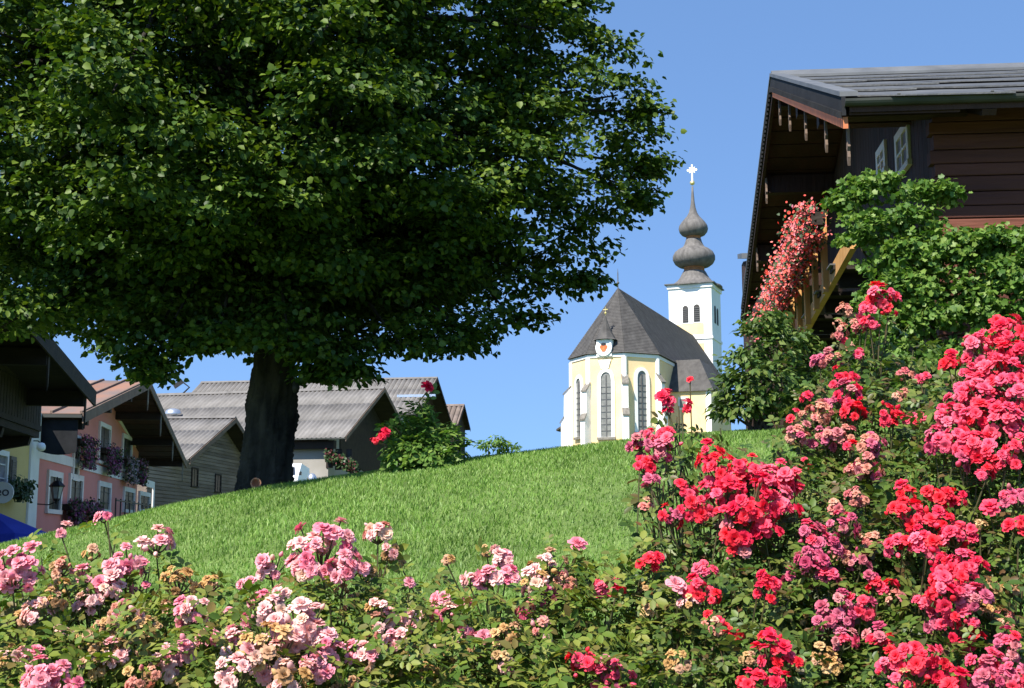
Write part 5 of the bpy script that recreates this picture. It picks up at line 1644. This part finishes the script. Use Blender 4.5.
NF += rose_bush('rose_bush', 'pale pink rose bush with large full clusters left of centre', P(310, 900, 2.95)[:2], [
    (322, 548, 32, 17, 'pink+pale', 2.85), (235, 640, 15, 6, 'pale+pink', 2.65), (360, 655, 16, 6, 'pale+pink', 2.65), (410, 620, 12, 4, 'pale', 2.8), (270, 610, 14, 5, 'pale', 2.7), (345, 566, 18, 7, 'pink', 2.8), (306, 570, 12, 4, 'pink+pale', 2.8), (378, 532, 15, 7, 'pale+faded', 2.95), (388, 552, 10, 4, 'pale+tan', 2.95), (272, 566, 16, 6, 'pale+pink', 2.9), (250, 582, 9, 2, 'pink', 2.85), (257, 600, 10, 3, 'pink', 2.8), (282, 594, 11, 4, 'pale+pink', 2.8), (250, 617, 9, 3, 'pink', 2.75),
    (300, 630, 30, 15, 'pale', 2.6), (325, 645, 20, 8, 'pale+pink', 2.6), (270, 655, 30, 14, 'pale+tan', 2.55), (240, 670, 22, 9, 'pale', 2.5), (290, 680, 22, 8, 'pale+tan', 2.5), (228, 612, 8, 2, 'pink', 2.8), (318, 665, 14, 5, 'pink', 2.55),
    (378, 615, 17, 8, 'pale+tan', 2.75), (395, 640, 14, 5, 'pink+pale', 2.7), (376, 632, 9, 3, 'faded', 2.75), (410, 582, 8, 1, 'pink', 2.9), (350, 600, 10, 4, 'tan', 2.85), (345, 685, 14, 6, 'tan', 2.6), (340, 590, 8, 3, 'tan', 2.85), (410, 665, 14, 6, 'tan+faded', 2.7), (365, 575, 9, 3, 'tan+pale', 2.9)],
    [(250, 640, 45, 2.75, .8), (300, 620, 45, 2.85, .6), (350, 630, 50, 2.8, .9), (400, 640, 45, 2.8, .8), (240, 690, 55, 2.6, 1), (310, 700, 60, 2.6, 1), (390, 690, 60, 2.65, 1), (345, 585, 28, 3.0, .6), (395, 600, 30, 2.95, .6), (275, 590, 25, 2.95, .4), (230, 605, 25, 2.95, .6), (385, 555, 14, 3.0, .6), (300, 760, 90, 2.7, .5)], GP, 260)
NF += rose_bush('rose_bush', 'sparse pink rose bush with buff and mauve clusters in the middle foreground', P(520, 900, 3.05)[:2], [
    (502, 558, 12, 5, 'pink+pale', 3.0), (445, 650, 13, 5, 'pale+tan', 2.75), (500, 665, 13, 5, 'pale+tan', 2.7), (540, 630, 12, 5, 'faded+pale', 2.85), (450, 610, 10, 4, 'pink+pale', 2.85), (470, 578, 10, 3, 'pink+pale', 2.95), (488, 576, 12, 4, 'pale+pink', 2.95), (505, 576, 10, 4, 'pink', 2.95), (432, 611, 9, 2, 'pink', 2.85), (443, 600, 8, 2, 'pink', 2.9), (548, 567, 18, 9, 'pale+tan', 3.0), (535, 582, 14, 7, 'tan+pale', 2.95), (560, 585, 13, 6, 'faded', 3.0), (543, 596, 11, 5, 'mauve', 2.95), (578, 543, 9, 1, 'pink', 3.1),
    (606, 592, 15, 8, 'mauve+rose', 3.05), (614, 583, 8, 2, 'red', 3.05), (458, 627, 8, 2, 'pink', 2.85), (463, 632, 8, 2, 'pink', 2.8), (482, 638, 8, 2, 'pink', 2.8), (508, 634, 15, 7, 'tan', 2.8), (425, 625, 12, 5, 'tan', 2.85), (425, 670, 12, 6, 'tan', 2.7), (475, 652, 8, 3, 'faded+tan', 2.8), (447, 560, 5, 2, 'tan', 3.0), (487, 552, 6, 3, 'tan', 3.05), (585, 660, 14, 5, 'rose+red', 2.75), (615, 676, 22, 12, 'rose+mauve', 2.75), (573, 672, 9, 3, 'rose', 2.75), (645, 590, 8, 4, 'tan', 3.1), (650, 612, 9, 4, 'tan', 3.0), (400, 560, 6, 2, 'tan', 3.0), (525, 610, 9, 4, 'mauve+faded', 2.9), (465, 602, 5, 2, 'pink', 2.95)],
    [(450, 630, 40, 2.9, .7), (500, 630, 45, 2.9, .8), (550, 630, 50, 2.95, .9), (600, 630, 50, 3.0, .9), (645, 625, 45, 3.05, .9), (450, 690, 60, 2.7, 1), (530, 690, 60, 2.75, 1), (610, 695, 60, 2.8, 1), (560, 590, 35, 3.05, .7), (610, 575, 30, 3.1, .6), (490, 590, 25, 3.05, .5), (640, 570, 25, 3.15, .6), (430, 590, 22, 3.05, .5), (560, 555, 18, 3.1, .4), (500, 760, 90, 2.8, .5), (620, 760, 90, 2.8, .5)], GP, 260)
NF += rose_bush('rose_bush', 'crimson rose bush with a broad drooping cluster in front of the lawn edge', P(730, 900, 3.3)[:2], [
    (640, 442, 11, 5, 'mauve', 3.35), (655, 450, 16, 8, 'mauve+rose', 3.35), (668, 438, 14, 6, 'rose+mauve', 3.35), (645, 465, 12, 5, 'red+mauve', 3.3), (690, 379, 6, 1, 'red', 3.5), (666, 399, 9, 3, 'red+rose', 3.45), (682, 405, 7, 2, 'rose', 3.45), (670, 411, 6, 2, 'red', 3.45), (648, 433, 6, 2, 'rose', 3.4),
    (708, 453, 12, 4, 'red', 3.3), (705, 466, 9, 3, 'red', 3.3), (720, 470, 16, 7, 'rose+red', 3.25), (745, 475, 22, 12, 'rose+red', 3.25), (775, 480, 20, 9, 'rose', 3.25), (795, 480, 12, 5, 'red+rose', 3.25), (720, 495, 22, 11, 'red+rose', 3.2), (750, 500, 26, 15, 'red', 3.15), (780, 505, 18, 8, 'red+rose', 3.2), (735, 525, 22, 10, 'red+mauve', 3.15), (765, 525, 16, 7, 'red', 3.15), (690, 505, 16, 6, 'red', 3.2), (670, 515, 14, 6, 'red+mauve', 3.2), (685, 490, 10, 4, 'red+rose', 3.25), (735, 550, 14, 5, 'mauve+red', 3.15), (650, 480, 8, 3, 'mauve', 3.25), (645, 505, 7, 3, 'faded', 3.3),
    (650, 561, 11, 4, 'rose+red', 3.1), (676, 584, 10, 1, 'pink', 2.95), (706, 570, 10, 4, 'rose', 3.0), (700, 587, 13, 5, 'red+rose', 2.95), (713, 597, 8, 3, 'red', 2.95), (765, 590, 13, 5, 'red', 2.95), (760, 575, 7, 2, 'red', 2.95), (690, 600, 11, 5, 'tan+pale', 2.95), (715, 625, 13, 6, 'faded+red', 2.9), (735, 630, 8, 2, 'red', 2.9), (680, 662, 12, 6, 'tan', 2.75), (770, 652, 20, 9, 'red', 2.75), (750, 683, 13, 4, 'red', 2.7), (778, 680, 12, 4, 'red', 2.7), (790, 660, 10, 3, 'rose+red', 2.75), (750, 660, 9, 4, 'tan', 2.8), (840, 555, 9, 4, 'faded', 3.1)],
    [(655, 455, 14, 3.45, .5), (655, 500, 20, 3.4, .8), (650, 535, 22, 3.3, .8), (665, 480, 18, 3.4, .7), (680, 470, 22, 3.4, .6), (730, 490, 45, 3.4, .9), (775, 500, 45, 3.4, 1), (720, 545, 45, 3.3, 1), (770, 560, 45, 3.25, 1), (690, 610, 45, 3.1, .8), (745, 610, 50, 3.1, 1), (690, 670, 55, 2.9, 1), (760, 680, 60, 2.9, 1), (685, 440, 18, 3.5, .4), (675, 415, 12, 3.55, .5), (665, 560, 30, 3.2, .8), (790, 620, 50, 3.05, 1), (700, 760, 90, 2.9, .5), (790, 760, 90, 2.9, .5), (715, 440, 18, 3.5, .5)], GP, 300, lmat='rose_leaf_dark', dens=1.0)
NF += rose_bush('rose_bush', 'tall airy rose bush with faded blooms and one bright red head against the vine', P(850, 900, 3.95)[:2], [
    (880, 296, 15, 8, 'red+rose', 3.9), (868, 310, 10, 4, 'rose', 3.9), (888, 308, 9, 4, 'red', 3.9), (870, 322, 9, 4, 'mauve+rose', 3.9), (845, 310, 8, 5, 'faded', 3.95), (840, 330, 10, 6, 'faded', 3.95), (848, 345, 8, 4, 'faded+rose', 3.95), (832, 358, 10, 6, 'faded+mauve', 3.9), (820, 362, 9, 5, 'mauve+faded', 3.9), (860, 352, 6, 2, 'rose', 3.9),
    (843, 378, 12, 5, 'red', 3.75), (850, 395, 14, 7, 'red+mauve', 3.7), (858, 410, 13, 6, 'red', 3.65), (838, 400, 12, 6, 'mauve', 3.7), (889, 412, 13, 6, 'red', 3.6), (893, 420, 9, 3, 'red', 3.6), (805, 397, 6, 2, 'red', 3.8), (793, 415, 6, 2, 'red', 3.7), (815, 415, 16, 10, 'faded', 3.7), (800, 435, 14, 8, 'mauve+faded', 3.6), (825, 437, 14, 8, 'faded+mauve', 3.6), (845, 435, 12, 7, 'faded', 3.6), (850, 446, 7, 2, 'red', 3.55), (870, 445, 16, 10, 'faded+mauve', 3.5), (868, 466, 16, 9, 'mauve+faded', 3.45), (855, 470, 9, 5, 'faded', 3.5), (925, 376, 6, 2, 'rose', 3.8), (905, 375, 8, 4, 'faded', 3.85), (915, 420, 9, 4, 'mauve+rose', 3.6), (805, 465, 8, 4, 'red+rose', 3.45), (900, 395, 7, 4, 'faded', 3.7), (860, 325, 8, 4, 'faded', 3.95)],
    [(870, 340, 28, 4.0, .5), (850, 375, 32, 3.95, .6), (890, 375, 35, 3.95, .7), (830, 410, 38, 3.85, .9), (880, 420, 40, 3.8, .9), (850, 450, 42, 3.7, 1), (910, 450, 42, 3.7, 1), (810, 450, 35, 3.7, .9), (920, 400, 35, 3.85, .8), (860, 500, 50, 3.55, 1), (920, 500, 50, 3.55, 1), (815, 490, 40, 3.6, 1), (845, 580, 70, 3.5, .6), (910, 360, 28, 4.0, .5), (860, 690, 80, 3.5, .4), (790, 440, 22, 3.75, .7)], GP, 300, lmat='rose_leaf_dark', dens=1.0)
NF += rose_bush('rose_bush', 'low rose bush of mauve pink fading clusters between the two red ones', P(845, 900, 3.1)[:2], [
    (812, 535, 16, 8, 'mauve+rose', 3.1), (830, 545, 18, 9, 'mauve', 3.1), (812, 560, 16, 8, 'mauve', 3.05), (828, 578, 12, 5, 'rose+mauve', 3.05), (845, 525, 14, 7, 'rose+mauve', 3.1), (860, 560, 12, 6, 'faded+mauve', 3.1), (870, 540, 10, 5, 'faded', 3.15), (840, 610, 18, 9, 'mauve', 2.95), (828, 625, 15, 7, 'mauve', 2.95), (860, 605, 13, 6, 'mauve+rose', 2.95), (843, 640, 12, 5, 'rose+mauve', 2.9), (878, 585, 9, 3, 'red', 3.0), (872, 578, 6, 2, 'mauve', 3.0), (880, 640, 14, 6, 'mauve+red', 2.9), (895, 600, 9, 4, 'faded+mauve', 3.0), (825, 655, 12, 6, 'tan', 2.85), (832, 665, 9, 5, 'tan', 2.85), (855, 500, 12, 6, 'faded', 3.2), (835, 508, 9, 4, 'faded+tan', 3.2), (790, 575, 7, 3, 'mauve', 3.1), (805, 620, 5, 2, 'tan', 3.0), (812, 590, 6, 3, 'tan', 3.1)],
    [(820, 560, 50, 3.2, 1), (870, 560, 50, 3.2, 1), (830, 620, 50, 3.1, 1), (880, 620, 50, 3.1, 1), (830, 680, 55, 2.95, 1.1), (880, 680, 50, 2.95, 1), (850, 520, 40, 3.3, 1), (900, 570, 45, 3.2, 1), (850, 760, 90, 2.9, .5)], GP, 280, lmat='rose_leaf_dark', dens=1.0)
NF += rose_bush('rose_bush', 'large bright red and pink rose bush filling the right edge', P(985, 900, 3.1)[:2], [
    (1005, 335, 22, 12, 'red+rose', 3.3), (985, 350, 20, 10, 'rose', 3.3), (970, 345, 12, 6, 'rose+mauve', 3.35), (1018, 350, 18, 8, 'red', 3.25), (990, 370, 18, 8, 'rose+red', 3.25), (1010, 378, 22, 11, 'rose', 3.2), (985, 395, 22, 12, 'rose', 3.2), (1020, 400, 18, 8, 'rose+red', 3.15), (965, 395, 16, 8, 'rose', 3.25), (960, 415, 16, 8, 'rose', 3.2), (980, 420, 20, 10, 'rose+red', 3.15), (1005, 420, 20, 9, 'rose', 3.1), (945, 415, 12, 5, 'rose', 3.25), (955, 440, 16, 7, 'rose', 3.15), (935, 440, 14, 6, 'rose+mauve', 3.2), (980, 445, 18, 8, 'rose+red', 3.1), (1005, 455, 18, 8, 'rose', 3.05), (985, 470, 14, 5, 'red+rose', 3.05), (955, 358, 9, 3, 'red', 3.35), (948, 360, 7, 2, 'red', 3.35), (960, 463, 9, 3, 'rose+mauve', 3.1), (1020, 445, 14, 6, 'rose', 3.05), (965, 450, 9, 3, 'rose', 3.1), (970, 375, 12, 5, 'rose+mauve', 3.3),
    (906, 490, 11, 4, 'red', 3.1), (935, 497, 16, 7, 'red', 3.05), (955, 500, 11, 4, 'red', 3.05), (905, 515, 18, 9, 'red', 3.0), (930, 520, 20, 10, 'red', 3.0), (955, 533, 18, 8, 'red+rose', 2.95), (900, 545, 14, 6, 'red+rose', 3.0), (925, 540, 16, 7, 'rose+red', 2.95), (969, 537, 9, 3, 'red', 2.95), (990, 506, 10, 1, 'red', 3.0), (1018, 498, 14, 6, 'mauve+rose', 3.0), (1018, 525, 13, 5, 'red', 2.95), (940, 562, 14, 6, 'red', 2.9), (960, 565, 18, 8, 'rose', 2.85), (980, 560, 10, 3, 'red', 2.9), (945, 590, 22, 11, 'rose+red', 2.8), (970, 600, 18, 8, 'rose+mauve', 2.8), (925, 605, 14, 6, 'rose', 2.85), (955, 625, 18, 8, 'rose+red', 2.8), (970, 640, 12, 4, 'red', 2.8), (935, 620, 10, 4, 'mauve', 2.85),
    (915, 660, 26, 14, 'rose+red', 2.65), (890, 665, 16, 7, 'red+rose', 2.65), (935, 670, 14, 6, 'red', 2.65), (900, 683, 13, 6, 'rose+tan', 2.6), (957, 684, 12, 3, 'red', 2.6), (1005, 645, 16, 8, 'mauve+rose', 2.7), (990, 665, 18, 9, 'mauve+rose', 2.65), (1015, 675, 16, 8, 'rose+mauve', 2.6), (985, 683, 14, 6, 'mauve', 2.6), (990, 610, 11, 6, 'tan+faded', 2.85), (1010, 590, 9, 5, 'tan', 2.9), (1005, 620, 10, 5, 'faded', 2.85), (890, 585, 7, 2, 'red', 3.0), (990, 585, 9, 5, 'faded+tan', 2.9), (980, 525, 6, 3, 'tan', 3.0)],
    [(1000, 380, 50, 3.45, .8), (960, 420, 50, 3.4, 1), (1010, 440, 50, 3.35, 1), (940, 480, 50, 3.3, 1), (1000, 500, 55, 3.2, 1), (930, 550, 55, 3.15, 1), (990, 570, 55, 3.1, 1.1), (940, 620, 55, 3.0, 1), (1000, 630, 55, 2.9, 1.1), (920, 690, 60, 2.8, 1), (990, 690, 60, 2.75, 1), (1040, 560, 60, 3.0, .8), (1040, 450, 50, 3.3, .8), (970, 760, 90, 2.8, .5), (1040, 680, 60, 2.8, .8)], GP, 300, lmat='rose_leaf_dark', dens=1.0)
# rose shrub on the crest beside the tree
rb = P(420, 466, 10.6)
NF += rose_bush('rose_bush', 'green rose shrub with two red flowers on the lawn crest right of the tree', rb[:2], [
    (381, 437, 9, 4, 'red', 10.3), (428, 386, 6, 1, 'red', 10.5), (372, 439, 4, 1, 'red', 10.3)],
    [(404, 442, 15, 10.6, .8), (420, 434, 16, 10.6, .8), (438, 442, 15, 10.6, .8), (410, 455, 17, 10.5, .9), (434, 456, 18, 10.5, .9), (418, 419, 10, 10.7, .7), (453, 446, 8, 10.6, .7), (396, 430, 8, 10.6, .7), (424, 405, 5, 10.6, .8), (446, 430, 7, 10.6, .6)], None, 260, leaf=.15, cane_r=.012, dens=1.1, lmat='vine_leaf', bmax=.06)
print('flowers', NF, 'objects', len(bpy.data.objects), 'tris', sum(len(o.data.polygons) for o in bpy.data.objects if o.type == 'MESH' and o.data.users == 1))
